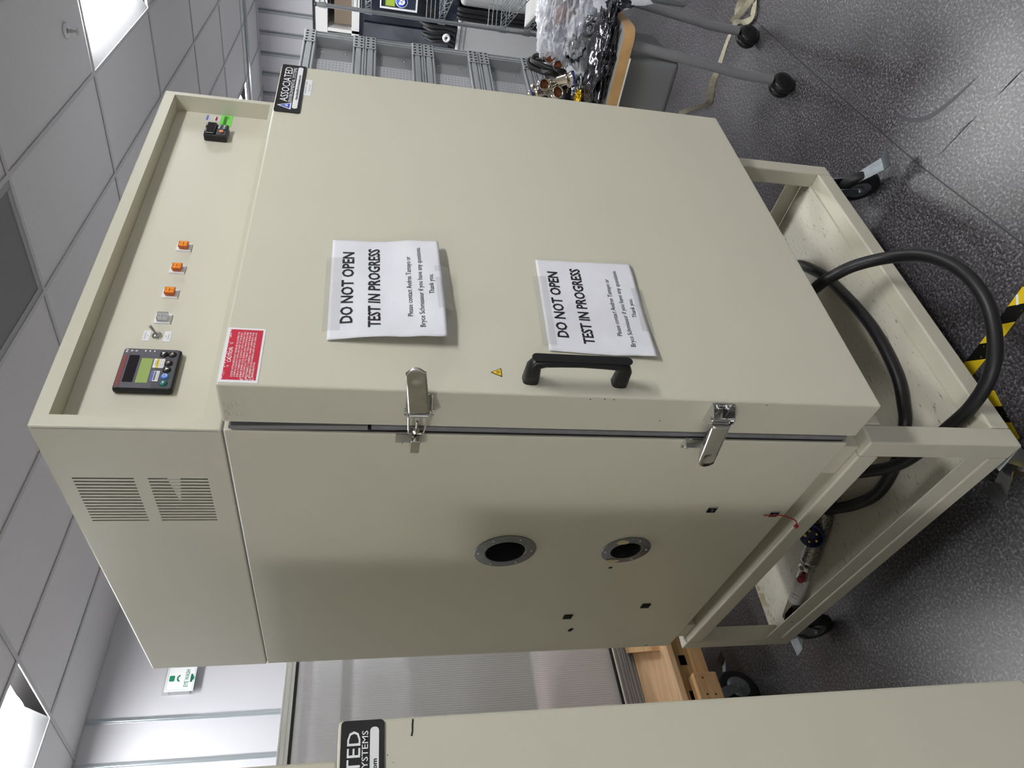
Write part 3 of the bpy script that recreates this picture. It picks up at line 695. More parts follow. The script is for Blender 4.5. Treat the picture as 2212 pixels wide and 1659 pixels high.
ct = MB().tube(spline([(-.0006, .414, .660), (-.003, .410, .640), (-.004, .408, .632), (-.0035, .409, .618), (-.006, .413, .598), (-.010, .425, .572), (-.0125, .445, .5615)], 5), .0016, 8).build('cable_tie', mat('red_nylon', (168, 44, 48), .4), CH); ct['label'] = 'loose red cable tie'
MB().box(-.0165, .441, .5575, -.0085, .450, .566, .001).build('tie_head', MATS['red_nylon'], ct)
# ---- controls on the recessed panel
PY = .1775
TCt = MB().box(.121, .163, 1.957, .226, PY-.0002, 2.061, .005, 3).build('temperature_controller', M_black, CH); TCt['label'] = 'square digital temperature controller'
fy = .163
F = lambda x, z, d=0.0: plane_at(FRONT, .1735+x, fy-d, 2.009+z)
plate(MB(), F(0, 0), .099, .098, .0012, .004).build('bezel', mat('controller_bezel', (92, 90, 98), .45), TCt)
plate(MB(), F(0, -.031, .0013), .097, .034, .0006, .003).build('key_field', mat('controller_keyfield', (78, 78, 82), .5), TCt)
M_maroon = mat('maroon_stripe', (132, 62, 62), .45)
plate(MB(), F(-.008, .0445, .0013), .078, .007, .0003).build('stripe', M_maroon, TCt)
plate(MB(), F(-.002, .0285, .0013), .068, .018, .0003, .001).build('upper_display', mat('dead_display', (38, 34, 38), .15), TCt)
plate(MB(), F(-.006, .0045, .0013), .062, .0205, .0003, .001).build('lcd_display', mat('lcd_green', (156, 176, 104), .25), TCt)
g = MB(); add_text(g, 'F4', F(.043, .0445, .0018), .008, .004, .03)
for zz in (.037, .029): g.lathe((.1735+.043, fy-.0018, 2.009+zz-.001), (0, -1, 0), [(0, .0012), (.0001, .0022)], 12)
for zz in (.012, .004, -.004): plate(g, F(.044, zz, .0018), .004, .0022, .0001)
add_text(g, '<', F(-.046, -.0205, .0018), .004, .006, .02)
g.build('lettering', M_white, TCt)
bk = [(.036, -.0225, None), (.036, -.0375, None), (.0135, -.0345, None), (-.0035, -.0345, None), (-.0205, -.0345, (70, 120, 205)), (-.0375, -.0345, (20, 98, 96))]
for k, (bx_, bz_, c) in enumerate(bk):
    m_ = M_black if c is None else mat('button_%d' % k, c, .35)
    bt = MB().lathe((.1735+bx_, fy-.001, 2.009+bz_), (0, -1, 0), [(0, .0076), (.0012, .0076), (.0035, .0066), (.0042, .005), (.0044, .0003)], 20).build('button', m_, TCt)
    g = MB(); Fb = F(bx_, bz_, .0056)
    if k == 0: g.prism([Fb @ Vector(p) for p in ((-.0035, 0.001, 0), (.0025, .0035, 0), (.0025, -.0025, 0))], (0, -.0002, 0))
    elif k == 1: g.prism([Fb @ Vector(p) for p in ((.0035, 0, 0), (-.0025, .003, 0), (-.0025, -.003, 0))], (0, -.0002, 0))
    elif k == 2: g.prism([Fb @ Vector(p) for p in ((0, .004, 0), (-.003, -.002, 0), (.003, -.002, 0))], (0, -.0002, 0))
    elif k == 3: g.prism([Fb @ Vector(p) for p in ((0, -.004, 0), (-.003, .002, 0), (.003, .002, 0))], (0, -.0002, 0))
    elif k == 4: add_text(g, 'i', Fb, .0012, .005); g.lathe(Fb.translation, (0, -1, 0), [(0, .0033), (.0001, .0041)], 16)
    else: add_text(g, '<', Fb, .005, .006, .02)
    g.build('symbol', M_white if k in (0, 3, 4, 5) else mat('tan_symbol', (190, 172, 140), .5), bt)
st = plate(MB(), F(.0125, -.0175, .002), .0235, .0195, .0003, .0015).build('sticker', M_label, TCt)
plate(MB(), F(.0125, -.0155, .0024), .0235, .0045, .0001).build('yellow_band', M_yellow, st)
g = MB(); add_text(g, 'Trescal', F(.0125, -.0115, .0025), .012, .002); add_text(g, 'CAL NOT REQ', F(.0125, -.0155, .0026), .016, .0022); add_text(g, 'Valid for use', F(.0125, -.0205, .0025), .018, .0016); add_text(g, 'S/N 1411', F(.0125, -.0245, .0025), .014, .0016); g.build('lettering', M_ink, st)
st = plate(MB(), F(-.020, -.0165, .002), .026, .014, .0003, .001).build('sticker', M_label, TCt)
plate(MB(), F(-.020, -.0117, .0024), .026, .0042, .0001).build('blue_band', mat('periwinkle', (112, 120, 200), .5), st)
g = MB(); add_text(g, 'PROPERTY OF', F(-.020, -.0117, .0026), .021, .0022)
for k in range(18): plate(g, F(-.0305+k*.00125, -.0165, .0025), .0004+.0005*((k*7) % 3)/2, .0035, .0001)
add_text(g, 'F0004977', F(-.020, -.0212, .0025), .018, .0018); g.build('barcode', M_ink, st)
# toggle switch
tx, tz = .2745, 2.015
tg = MB().lathe((tx, PY, tz), (0, -1, 0), [(0, .0095), (.002, .0095), (.0022, .0065), (.006, .0062), (.0065, .004), (.0045, .003)], 20).build('toggle_switch', M_chrome, CH)
MB().cyl((tx, PY-.0022, tz), (tx, PY-.0048, tz), .0082, 6, smooth=False).build('nut', M_chrome, tg)
MB().cyl((tx, PY-.004, tz), (tx+.006, PY-.021, tz+.010), .0022, 12, .0031).lathe((tx+.006, PY-.021, tz+.010), (.3, -.85, .5), [(0, .0031), (.0015, .0024), (.0022, .0004)], 12).build('toggle_lever', M_steel, tg)
for zz, s in ((2.034, ('CIRCULATOR', 'ON')), (1.9955, ('OFF', 'SYSTEM 2'))):
    lb = plate(MB(), plane_at(FRONT, .2735, PY-.0001, zz), .029, .013, .0005).build('switch_label', M_label, CH); g = MB()
    add_text(g, s[0], plane_at(FRONT, .2735, PY-.0008, zz+.0025), .004*len(s[0])*.5, .0022); add_text(g, s[1], plane_at(FRONT, .2735, PY-.0008, zz-.0025), .004*len(s[1])*.5, .0022); g.build('lettering', M_greyink, lb)
for k, (lx, word) in enumerate(((.322, 'POWER'), (.3985, 'HEAT'), (.4775, 'LN2'), (.5535, 'FAIL'))):
    bo = plate(MB(), plane_at(FRONT, lx, PY-.0001, 2.0125), .027, .031, .003, .001).build('indicator_lamp', M_label, CH)
    bo['label'] = ('clear square indicator lamp' if k == 0 else 'amber square indicator lamp')
    ins = MB().box(lx-.0085, PY-.0085, 2.0035, lx+.0085, PY-.0031, 2.0215, .001).build('insert', M_white if k == 0 else M_orange_d, bo)
    MB().box(lx-.0098, PY-.0135, 2.0022, lx+.0098, PY-.0031, 2.0228, .0012).build('lens', M_clear, bo) if k == 0 else MB().box(lx-.0098, PY-.0128, 2.0022, lx+.0098, PY-.0086, 2.0228, .0012).build('lens', M_orange_d, bo)
    yy = PY-.0136 if k == 0 else PY-.0129
    if k: plate(MB(), plane_at(FRONT, lx, yy, 2.0125), .0158, .0165, .0003, .001).build('lens_face', M_orange, bo)
    g = MB(); yt = (PY-.0087 if k == 0 else yy-.0006); add_text(g, word, plane_at(FRONT, lx, yt, 2.0125), .008, .0032); plate(g, plane_at(FRONT, lx, yt, 2.0185), .003, .0012, .0001); plate(g, plane_at(FRONT, lx, yt, 2.0065), .003, .0012, .0001); g.build('lettering', M_ink, bo)
# limit controller at the right
LC = MB().box(1.000, .1565, 1.984, 1.056, PY-.0002, 2.041, .003, 2).build('limit_controller', M_black, CH); LC['label'] = 'small black limit controller with coloured buttons'
MB().box(1.002, .151, 2.0125, 1.054, .1564, 2.038, .003, 2).build('display_window', mat('smoked_window', (36, 30, 34), .12), LC)
G = lambda x, z, d=0.0: plane_at(FRONT, 1.028+x, .1563-d, 2.0+z)
for (bx_, bz_, c, r) in ((.016, .005, (225, 225, 225), .0028), (.016, -.007, (225, 225, 225), .0028), (.006, .005, (215, 215, 215), .0028), (.006, -.007, (120, 176, 196), .0036), (-.009, -.002, (236, 150, 112), .0056)):
    MB().lathe(G(bx_, bz_).translation, (0, -1, 0), [(0, r), (.002, r), (.0032, r*.7), (.0035, .0002)], 14).build('button', mat('key_%d_%d_%d' % c, c, .35), LC)
g = MB(); add_text(g, 'LIMIT', plane_at(FRONT, 1.014, .1505, 2.0355), .017, .0028, .02); add_text(g, 'WATLOW', plane_at(FRONT, 1.042, .1505, 2.0355), .017, .0028, .02); g.build('lettering', M_white, LC)
gt = plate(MB(), plane_at(FRONT, 1.109, PY-.0001, 2.0005), .058, .030, .0006, .001).build('barcode_tag', M_green, CH); gt['label'] = 'bright green barcode tag'
g = MB()
for k in range(22): plate(g, plane_at(FRONT, 1.090+k*.0020, PY-.0008, 2.0030), .0006+.0008*((k*5) % 3)/2, .0085, .0001)
add_text(g, 'F 0001', plane_at(FRONT, 1.124, PY-.0008, 1.9955), .014, .003); g.build('barcode', M_ink, gt)
sb_ = plate(MB(), plane_at(FRONT, 1.117, PY-.0001, 2.0455), .025, .0155, .0005, .001).build('sticker', M_label, CH)
plate(MB(), plane_at(FRONT, 1.117, PY-.0007, 2.0500), .025, .0058, .0001).build('blue_band', MATS['periwinkle'], sb_)
g = MB(); add_text(g, 'F0001243', plane_at(FRONT, 1.117, PY-.0008, 2.0428), .019, .0026); g.build('lettering', M_ink, sb_)
sr = plate(MB(), plane_at(FRONT, 1.115, PY-.0001, 2.0255), .024, .017, .0005, .001).build('sticker', M_label, CH)
plate(MB(), plane_at(FRONT, 1.115, PY-.0007, 2.0265), .020, .005, .0001).build('red_band', mat('dark_red', (150, 30, 34), .5), sr)
g = MB(); add_text(g, 'CAL', plane_at(FRONT, 1.115, PY-.0008, 2.0315), .008, .002); add_text(g, '11-04', plane_at(FRONT, 1.115, PY-.0008, 2.0200), .012, .002); g.build('lettering', M_ink, sr)

# ================================================================ notices taped to the door
def notice(label, c, disp, shear_title, group):
    """c: TL, TR, BL, BR (x, z) on the door; disp(u, v): lift from the door"""
    TL, TR, BL, BR = [Vector((a, 0, b)) for a, b in c]
    def P(u, v, d=0.0):
        p = TL.lerp(TR, u).lerp(BL.lerp(BR, u), v); p.y = -disp(u, v)-d; return p
    T = thing('paper_notice', label, 'notice', P(.5, .5), group)
    nx, nz = 40, 32; vs = [P(i/nx, j/nz) for j in range(nz+1) for i in range(nx+1)]
    fs = [(j*(nx+1)+i, j*(nx+1)+i+1, (j+1)*(nx+1)+i+1, (j+1)*(nx+1)+i) for j in range(nz) for i in range(nx)]
    vs2 = [p+Vector((0, .00035, 0)) for p in vs]; N = len(vs)
    rim = [i for i in range(nx+1)]+[j*(nx+1)+nx for j in range(1, nz+1)]+[nz*(nx+1)+i for i in range(nx-1, -1, -1)]+[j*(nx+1) for j in range(nz-1, 0, -1)]
    fs += [tuple(N+i for i in reversed(f)) for f in list(fs)]+[(rim[k], rim[(k+1) % len(rim)], N+rim[(k+1) % len(rim)], N+rim[k]) for k in range(len(rim))]
    MB().add(vs+vs2, fs, True).build('sheet', M_paper, T)
    W, Hh = .2794, .2159; g = MB()
    for s, v, wd, ht, bold, sh in (('DO NOT OPEN', .150, .72, .022, .022, 0), ('TEST IN PROGRESS', .385, .82, .022, .022, 0), ('Please contact Andres Tamayo or', .695, .615, .0098, 0, 0), ('Bryce Schmisseur if you have any questions.', .795, .83, .0098, 0, 0), ('Thank you.', .893, .205, .0098, 0, 0)):
        add_text(g, s, None, wd*W, ht, bold, sh, fn=lambda p, v=v: P(.5+p.x/W, v-p.y/Hh, .0007))
    g.build('lettering', M_ink, T)
    return T, P
def d1(u, v):
    return .0012+.021*max(0, v)**1.25*(.85+.25*sin(3.0*u+.6))+.0035*sin(7*v+2.2*u)*v*(1-v)*2+.0020*noise.noise(Vector((u*5, v*5, 1.3)))*min(1, v*4+.2)+.006*max(0, 1-u*4)*sin(pi*min(1, v*1.1))+.0020
def d2(u, v):
    return .0024+.0035*v*v+.0018*abs(noise.noise(Vector((u*6, v*6, 7.7))))+.012*max(0, .3-u)*max(0, v-.6)*4+.0010*sin(9*u)*v
T1, P1 = notice('upper white DO NOT OPEN notice, its bottom edge curling off the door', ((.109, 1.675), (.392, 1.678), (.114, 1.462), (.394, 1.467)), d1, 0, 'paper notices taped to the chamber door')
T2, P2 = notice('lower white DO NOT OPEN notice, tilted and partly behind the black handle', ((.109, 1.268), (.377, 1.259), (.099, 1.055), (.379, 1.045)), d2, 0, 'paper notices taped to the chamber door')
def tape(parent, P, u0, u1, v0, v1, yend):
    mb = MB(); vs = []
    n = 6
    for k in range(n+1):
        t = k/n; v = v0+(v1-v0)*t
        for u in (u0, u1):
            q = P(u, min(max(v, 0), 1), .0009); base = P(u, v, 0)
            edge = P(u, 1 if v > .5 else 0, .0009)
            if v > 1 or v < 0: f = abs(v-(1 if v > .5 else 0))/max(1e-6, abs(v1-(1 if v > .5 else 0)) if v > .5 else abs(v0)); q = Vector((base.x, edge.y*(1-f)+yend*f, base.z))
            vs.append(q)
    fs = [(2*k, 2*k+1, 2*k+3, 2*k+2) for k in range(n)]
    mb.add(vs, fs, True); return mb.build('adhesive_tape', M_tape, parent)
tape(T1, P1, .08, .80, -.045, .10, -.0006); tape(T1, P1, .25, .70, .94, 1.07, -.019)
tape(T2, P2, .06, .80, -.05, .08, -.0006); tape(T2, P2, .25, .72, .93, 1.06, -.0012)

# ================================================================ STAND UNDER THE CHAMBER
def stand(label, x0, x1, y0, y1, zb, zt, caster_list, group=None, mat_=M_paint2):
    S = thing('steel_stand', label, 'stand', ((x0+x1)/2, (y0+y1)/2, 0), group); t = .05
    for x in (x0, x1-t):
        for y in (y0, y1-t): MB().box(x, y, zb, x+t, y+t, zt, .004).build('post', mat_, S)
    for z in (zt-t, zb):
        MB().box(x0+t, y0, z, x1-t, y0+t, z+t, .004).build('cross_rail', mat_, S)
        if z != zb or True: MB().box(x0+t, y1-t, z, x1-t, y1, z+t, .004).build('cross_rail', mat_, S) if z != zb else None
        for x in (x0, x1-t): MB().box(x, y0+t, z, x+t, y1-t, z+t, .004).build('side_rail', mat_, S)
    sh = MB().box(x0+.012, y0+t-.004, zb+t-.0025, x1-.012, y1-.012, zb+t+.0015).build('shelf', M_shelf, S)
    for x in (x0+.003, x1-.006): MB().box(x, y0+t, zb+t+.002, x+.003, y1-t, zb+t+.055, .0006).build('shelf_lip', mat_, S)
    MB().box(x0+t, y0+t-.006, zb+t+.0016, x1-t, y0+t-.003, zb+t+.004).build('shelf_lip', mat_, S)
    for c in caster_list: caster(S, *c)
    return S
stand('beige welded steel stand with a shelf and braked casters under the large test chamber', -.006, 1.105, .113, 1.242, .172, .557,
      [(.03, .165, .172, .0635, radians(98)), (1.06, .165, .172, .0635, radians(250)), (.045, 1.19, .172, .0635, radians(97)), (1.06, 1.2, .172, .0635, radians(30))])
g = MB(); rnd = random.Random(9)
for k in range(26):
    a = rnd.random(); px_ = .055+.16*a+rnd.gauss(0, .004); py_ = 1.222-abs(rnd.gauss(0, .018)); q = .003+.007*rnd.random()
    g.prism([(px_+q*cos(t)*(.6+.8*rnd.random()), py_+.7*q*sin(t)*(.6+.8*rnd.random()), .22365+.00002*k) for t in [i*2*pi/8 for i in range(8)]], (0, 0, .0001))
tag(g.build('rust_stain', mat('rust_stain', (184, 168, 132), .6, var=(60, .1)), bpy.data.objects['steel_stand']), kind='stuff')
g = MB()
for k in range(22):
    y_ = .045+.05*rnd.random(); z_ = 1.838-abs(rnd.gauss(0, .014)); q = .001+.002*rnd.random()
    g.prism([(-.0002-.000004*k, y_+2.2*q*cos(t)*(.6+.8*rnd.random()), z_+.6*q*sin(t)*(.6+.8*rnd.random())) for t in [i*2*pi/7 for i in range(7)]], (-.0001, 0, 0))
tag(g.build('grime_stain', mat('grime', (190, 184, 164), .5), CH), kind='stuff')
# ================================================================ power cord with plug, hose
PC = thing('power_cord', 'thick black power cord looped over the front rail of the beige stand', 'cord', (.45, .2, .25))
path = [(.165, .80, .285), (.178, .70, .262), (.135, .586, .245), (.112, .485, .2425), (.138, .379, .2425), (.19, .302, .2425), (.235, .270, .2425), (.327, .235, .2425), (.492, .226, .2425), (.702, .261, .2425), (.801, .296, .2425), (.888, .345, .2425), (.98, .45, .243), (.98, .62, .246), (.88, .72, .29), (.74, .60, .36), (.64, .36, .395), (.575, .175, .398), (.563, .125, .382), (.558, .081, .342), (.525, .023, .292), (.455, -.040, .268), (.355, -.079, .258), (.257, -.075, .250), (.177, -.032, .243), (.127, .026, .241), (.105, .100, .241), (.104, .179, .242), (.112, .343, .258), (.16, .46, .280), (.25, .62, .33), (.34, .72, .42), (.36, .74, .5574)]
MB().tube(spline(path, 7), .0160, 16).build('cable', M_cable, PC)
pn = Vector((-.50, -.28, .62)).normalized(); pc = Vector((.122, .742, .300))
pl = MB().lathe(pc-pn*.06, pn, [(0, .014), (.01, .022), (.03, .030), (.048, .031), (.0485, .035), (.060, .035), (.060, .031), (.046, .030), (.046, .0005)], 36).build('plug', mat('blue_plug', (14, 26, 76), .4), PC); pl['label'] = 'round blue plug with brass pins'
a_ = pn.orthogonal().normalized(); b_ = pn.cross(a_)
for k in range(5):
    q = pc-pn*.016+(a_*cos(2*pi*k/5)+b_*sin(2*pi*k/5))*.018; MB().cyl(q, q+pn*.017, .0034 if k else .0045, 12).build('pin', mat('brass', (196, 160, 90), .3, 1.0), pl)
HS = thing('flexible_metal_hose', 'braided stainless metal hose with a white label lying on the stand shelf', 'hose', (.09, .9, .226))
hp0, hp1 = Vector((.013, 1.075, .247)), Vector((.105, .855, .252))
hd = (hp1-hp0).normalized()
MB().tube(spline([hp1-hd*.004, hp1+hd*.06, hp1+hd*.14+Vector((0, 0, -.001)), (.24, .62, .253), (.32, .50, .253)], 10), .0262, 24).build('braided_sleeve', M_braid, HS)
MB().lathe(hp1+hd*.002, -hd, [(0, .0268), (.012, .0268), (.013, .0225), (.03, .0222), (.032, .025), (.036, .0225), (.05, .021), (hp1-hp0).length and (.236, .0205), (.24, .017), (.24, .0005)], 28).build('end_pipe', M_steel, HS)
rp_ = hp1-hd*.052
MB().lathe(rp_+Vector((-.013, -.006, .016)), (-.62, -.25, .74), [(0, .0095), (.008, .0105), (.024, .0105), (.026, .008), (.026, .0005)], 18).build('red_cap', mat('red_cap', (140, 24, 38), .4), HS)
MB().lathe(hp1-hd*.07, -hd, [(0, .0209), (.0, .0213), (.092, .0213), (.092, .0209)], 28).build('paper_label', M_label, HS)
g = MB(); upn = Vector((-.45, -.45, .77)); upn = (upn-hd*upn.dot(hd)).normalized(); sd = (-hd).cross(upn)
Mh = lambda t, lift=.0217: Matrix(((*((sd.x, hd.x, upn.x)), 0), (*((sd.y, hd.y, upn.y)), 0), (*((sd.z, hd.z, upn.z)), 0), (0, 0, 0, 1)))
for k, (s, wd, hh) in enumerate((('Model-S 10', .022, .003), ('Flexible hose', .024, .003), ('Class 1 Press', .024, .003), ('Min bend 160', .022, .003), ('LOT 4471', .020, .003))):
    add_text(g, s, Matrix.Translation(hp1-hd*(.078+.0085*k)+upn*.0222) @ Mh(0), wd, hh)
add_text(g, 'HOSE+', Matrix.Translation(hp1-hd*.126+upn*.0222) @ Mh(0), .022, .006, .02); g.build('lettering', M_greyink, HS)
g = MB(); add_text(g, 'www>', Matrix.Translation(hp1-hd*.137+upn*.0223) @ Mh(0), .022, .004, .03); g.build('red_lettering', M_red, HS)
MB().tube([hp0-hd*(-.006)+Vector((-.012, -.004, .017)), hp0+hd*.03+Vector((-.014, -.006, .019)), hp0+hd*.06+Vector((-.015, -.004, .018))], .008, 8, taper=[.006, .010, .004]).build('torn_tape', M_matte, HS)

# ================================================================ NEIGHBOUR CHAMBER (left)
NB = thing('environmental_test_chamber', 'second beige test chamber cut off by the frame, its black nameplate half visible', 'test chamber', (-1.03, .8, .45))
nx1, ny, nzt = -.475, .180, 1.627
nd = MB().box(nx1-1.115, ny, .44, nx1, ny+.10, nzt, .005, 3).build('door', M_paint, NB)
MB().box(nx1-1.10, ny+.10, .45, nx1-.012, ny+.13, nzt-.008, .002).build('gasket', M_gasket, NB)
MB().box(nx1-1.10, ny+.13, .44, nx1-.02, ny+1.2, nzt+.002, .003).build('cabinet_body', M_paint, NB)
MB().box(nx1-1.10, .37, nzt+.0022, nx1-.005, ny+1.2, 2.02, .004, 2).build('control_housing', M_paint, NB)
nameplate(NB, nx1-.002, ny-.0002, nzt-.0035)
g = MB().tube([(nx1-.004, ny-.0003, 1.5215), (nx1-.012, ny-.0003, 1.5225), (nx1-.02, ny-.0003, 1.5225), (nx1-.027, ny-.0003, 1.524)], .0012, 6); g.build('pen_mark', M_ink, NB)
g = MB()
for (xx, zz, s) in ((.05, 1.558, .0008), (.06, 1.55, .0006), (.088, 1.574, .0007), (.092, 1.572, .0005), (.086, 1.576, .0005)): g.cyl((nx1-xx, ny-.0004, zz), (nx1-xx, ny+.001, zz), s, 8)
g.build('paint_chip', M_ink, NB)
g = MB()
for (xa, za, xb, zb) in ((.195, .86, .197, .84), (.192, .79, .193, .762), (.20, .71, .20, .70)): g.tube([(nx1-xa, ny-.0003, za), (nx1-xb, ny-.0003, zb)], .0006, 5)
g.build('scratch', M_greyink, NB)
stand('beige steel stand carrying the half visible second test chamber', nx1-1.11, nx1-.012, ny+.12, ny+1.19, .172, .439,
      [(nx1-.05, ny+.17, .172, .0635, radians(200)), (nx1-1.06, ny+.17, .172, .0635, radians(250)), (nx1-.05, ny+1.14, .172, .0635, radians(160)), (nx1-1.06, ny+1.14, .172, .0635, radians(30))])

# ================================================================ ENCLOSURE ON A WOODEN PALLET (between the two chambers)
PAL = Matrix.Rotation(TH, 4, 'Z'); XF = PAL
PT = .357
CL = ((.440, 1.815), (.572, 2.085))
WP = thing('wooden_pallet', 'pale wooden pallet base on zinc casters between the two test chambers', 'pallet', (.2, 2.3, 0))
MB().box(-.75, 1.75, PT-.027, .95, 2.95, PT, .004).build('plywood_deck', M_ply, WP)
MB().box(-.75, 1.772, .262, .95, 1.81, PT-.0272, .003).build('stringer', M_pine_d, WP)
for x0 in (.205, .352): MB().box(x0, 1.7695, .280, x0+.040, 1.7725, .308).build('strap_slot', M_matte, WP)
MB().box(-.75, 1.757, .203, .95, 1.81, .2615, .003).build('skid_board', M_pine, WP)
MB().box(-.30, 1.705, .204, .288, 1.7568, .302, .003).build('bumper_block', M_pine, WP)
g = MB()
for (x, z) in ((.265, .268), (.198, .236), (.20, .27)): g.cyl((x, 1.7045, z), (x, 1.7055, z), .004, 10)
g.build('knot', mat('wood_knot', (92, 58, 34), .7), WP)
for y in (2.3, 2.88): MB().box(-.75, y, .203, .95, y+.05, PT-.0272, .003).build('skid_board', M_pine, WP)
MB().prism([(CL[0][0], CL[0][1], PT+.0002), (CL[1][0], CL[1][1], PT+.0002), (CL[1][0], CL[1][1], PT+.034), (CL[0][0], CL[0][1], PT+.034)], (.10, .012, 0)).build('cleat', M_pine, WP)
for (x, y, a) in ((.215, 1.80, radians(12)), (.85, 1.86, 0), (-.66, 1.86, .5), (-.66, 2.85, .3), (.85, 2.85, 2)): caster(WP, x, y, .2028, .082, a, M_rubber, M_zinc, True, .045, .04)
EN = thing('machine_enclosure', 'tall enclosure of aluminium profile and milky polycarbonate standing on the wooden pallet', 'enclosure', (.1, 2.5, PT))
EY = 2.10
def profile(mb, p0, p1, s, nrm='y'):
    mb.box(p0[0], p0[1], p0[2], p1[0], p1[1], p1[2], .002)
zt = 1.872
def prof_x(z, name, x0=-.72, x1=.92, y=EY):
    mb = MB().box(x0, y, z, x1, y+.04, z+.007, .0015).box(x0, y+.006, z+.007, x1, y+.04, z+.015).box(x0, y, z+.015, x1, y+.04, z+.026, .0015).box(x0, y+.006, z+.026, x1, y+.04, z+.034).box(x0, y, z+.034, x1, y+.04, z+.041, .0015)
    return mb.build(name, mat('pale_profile', (238, 238, 238), .45) if name != 'bottom_rail' else mat('shaded_profile', (150, 150, 152), .45, .3), EN)  # bottom rails use a darker copy, their shade put into the colour
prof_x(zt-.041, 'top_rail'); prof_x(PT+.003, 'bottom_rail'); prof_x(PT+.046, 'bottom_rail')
MB().box(-.72, EY+.004, zt-.052, .92, EY+.03, zt-.042).build('panel_seal', M_black, EN)
MB().box(-.72, EY-.001, PT+.088, .92, EY+.012, PT+.094, .001).build('panel_trim', M_white, EN)
MB().box(-.72, EY+.002, PT+.0945, .92, EY+.03, PT+.103).build('panel_seal', M_black, EN)
for x in (-.72, .88): MB().box(x, EY+.0405, PT+.003, x+.04, EY+.08, zt, .002).build('corner_post', M_alu_painted, EN)
for x in (-.72, .88): MB().box(x, EY+.76, PT+.003, x+.04, EY+.80, zt, .002).build('corner_post', M_alu_painted, EN)
MB().box(-.72, EY+.76, zt-.041, .92, EY+.80, zt, .002).build('top_rail', M_alu_painted, EN)
for x in (-.72, .88): MB().box(x, EY+.08, zt-.041, x+.04, EY+.76, zt, .002).build('side_rail', M_alu_painted, EN)
MB().box(-.68, EY+.016, PT+.10, .88, EY+.022, zt-.05).build('polycarbonate_panel', M_poly, EN)
MB().box(-.678, EY+.78, PT+.01, .878, EY+.786, zt-.05).build('rear_panel', mat('pale_panel', (240, 240, 244), .5), EN)
# what shows, blurred, through the milky sheet
MB().box(-.67, EY+.05, 1.765, .87, EY+.09, 1.80, .002).build('inner_rail', mat('inner_rail_mauve', (150, 144, 150), .5), EN)
MB().box(-.67, EY+.06, 1.60, .87, EY+.10, 1.645, .002).build('inner_rail', mat('inner_rail_grey', (96, 96, 98), .5), EN)
MB().box(-.5, EY+.12, .80, .85, EY+.55, 1.36, .01).build('inner_machine', mat('inner_machine_grey', (58, 56, 60), .5), EN)
MB().box(-.6, EY+.05, PT+.06, .86, EY+.6, .64, .01).build('inner_crate', mat('inner_crate_pink', (226, 192, 192), .6), EN)
XF = Matrix.Identity(4)
#@@BACKGROUND
# ================================================================ BACKGROUND RIGHT
# modular aluminium profile cabinet
AF = thing('modular_profile_cabinet', 'tall cabinet of stacked aluminium profile modules with grey panels behind the test chamber', 'cabinet', (3.2, 1.4, 0))
ax0, ax1, ay = 2.46, 3.862, 1.101
def slot_x(mb, z0, hgt, x0=ax0, x1=ax1):       # profile with two slots, along x
    mb.box(x0, ay+.012, z0, x1, ay+.08, z0+hgt)
    q = hgt/8
    for a, b in ((0, 1.2), (2.2, 5.8), (6.8, 8)): mb.box(x0, ay, z0+a*q, x1, ay+.0125, z0+b*q, .0015, 1)
    return mb
lev = [(1.951, 2.022), (1.659, 1.727), (1.588, 1.656), (1.300, 1.367), (1.230, 1.297), (.944, 1.010), (.874, .941), (.588, .654), (.518, .585), (.232, .298), (.162, .229)]
prf = None
for (a, b) in lev:
    o = slot_x(MB(), a, b-a).build('beam', M_alu_painted, AF)
for x in (ax1-.16, ax0):
    for (a, b) in lev:
        p = MB().box(x+.001, ay-.006, a+.001, x+.159, ay-.0002, b-.001, .002, 1).build('joining_plate', M_alu_painted, AF)
        h = MB()
        for i in range(4):
            for j in range(2): h.cyl((x+.022+.038*i, ay-.0066, a+.018+(b-a-.036)*j), (x+.022+.038*i, ay-.004, a+.018+(b-a-.036)*j), .0078, 12)
        tag(h.build('plate_holes', M_matte, p), kind='stuff')
for k in range(5):
    za, zb = (1.727, 1.951) if k == 0 else ((1.367, 1.588), (1.010, 1.230), (.654, .874), (.298, .518))[k-1]
    for s, x in ((-1, ax1), (1, ax0)):
        m_ = MB()
        for (u, v, d) in ((0, .012, 0), (.012, .022, .012), (.022, .05, 0), (.05, .06, .012), (.06, .072, 0)): m_.box(min(x+s*u, x+s*v), ay+d, za, max(x+s*u, x+s*v), ay+.08, zb)
        m_.build('post', M_alu_painted, AF)
    MB().box(ax0+.072, ay+.065, za-.01, ax1-.072, ay+.07, zb+.01).build('grey_panel', mat('grey_panel', (150, 150, 152), .55), AF)
    MB().box(ax0+.072, ay+.045, za, ax1-.275, ay+.0645, zb).build('perforated_strip', mat('light_strip', (186, 187, 190), .5), AF)
    h = MB()
    for c in range(9):
        for r_i in range(11): h.cyl((ax1-.300-.032*c, ay+.0446, za+.012+(zb-za-.024)*r_i/10), (ax1-.300-.032*c, ay+.046, za+.012+(zb-za-.024)*r_i/10), .004, 6)
    tag(h.build('strip_holes', mat('hole_grey', (120, 120, 124), .6), AF), kind='stuff')
    for (xx, zz) in ((ax1-.13, .85), (ax1-.13, .2), (ax1-.30, .2), (ax1-.30, .9)):
        MB().lathe((xx, ay+.065, za+(zb-za)*zz), (0, -1, 0), [(0, .011), (.003, .010), (.006, .005), (.0065, .0005)], 12).build('screw', M_steel, AF)
MB().box(ax0, ay+.08, .162, ax1, ay+.62, 2.022).build('module_body', mat('module_grey', (140, 141, 144), .55), AF)
for x in (ax0+.08, ax1-.08):
    for y in (ay+.08, ay+.54): caster(AF, x, y, .162, .058, .4, M_rubber, M_zinc, False)

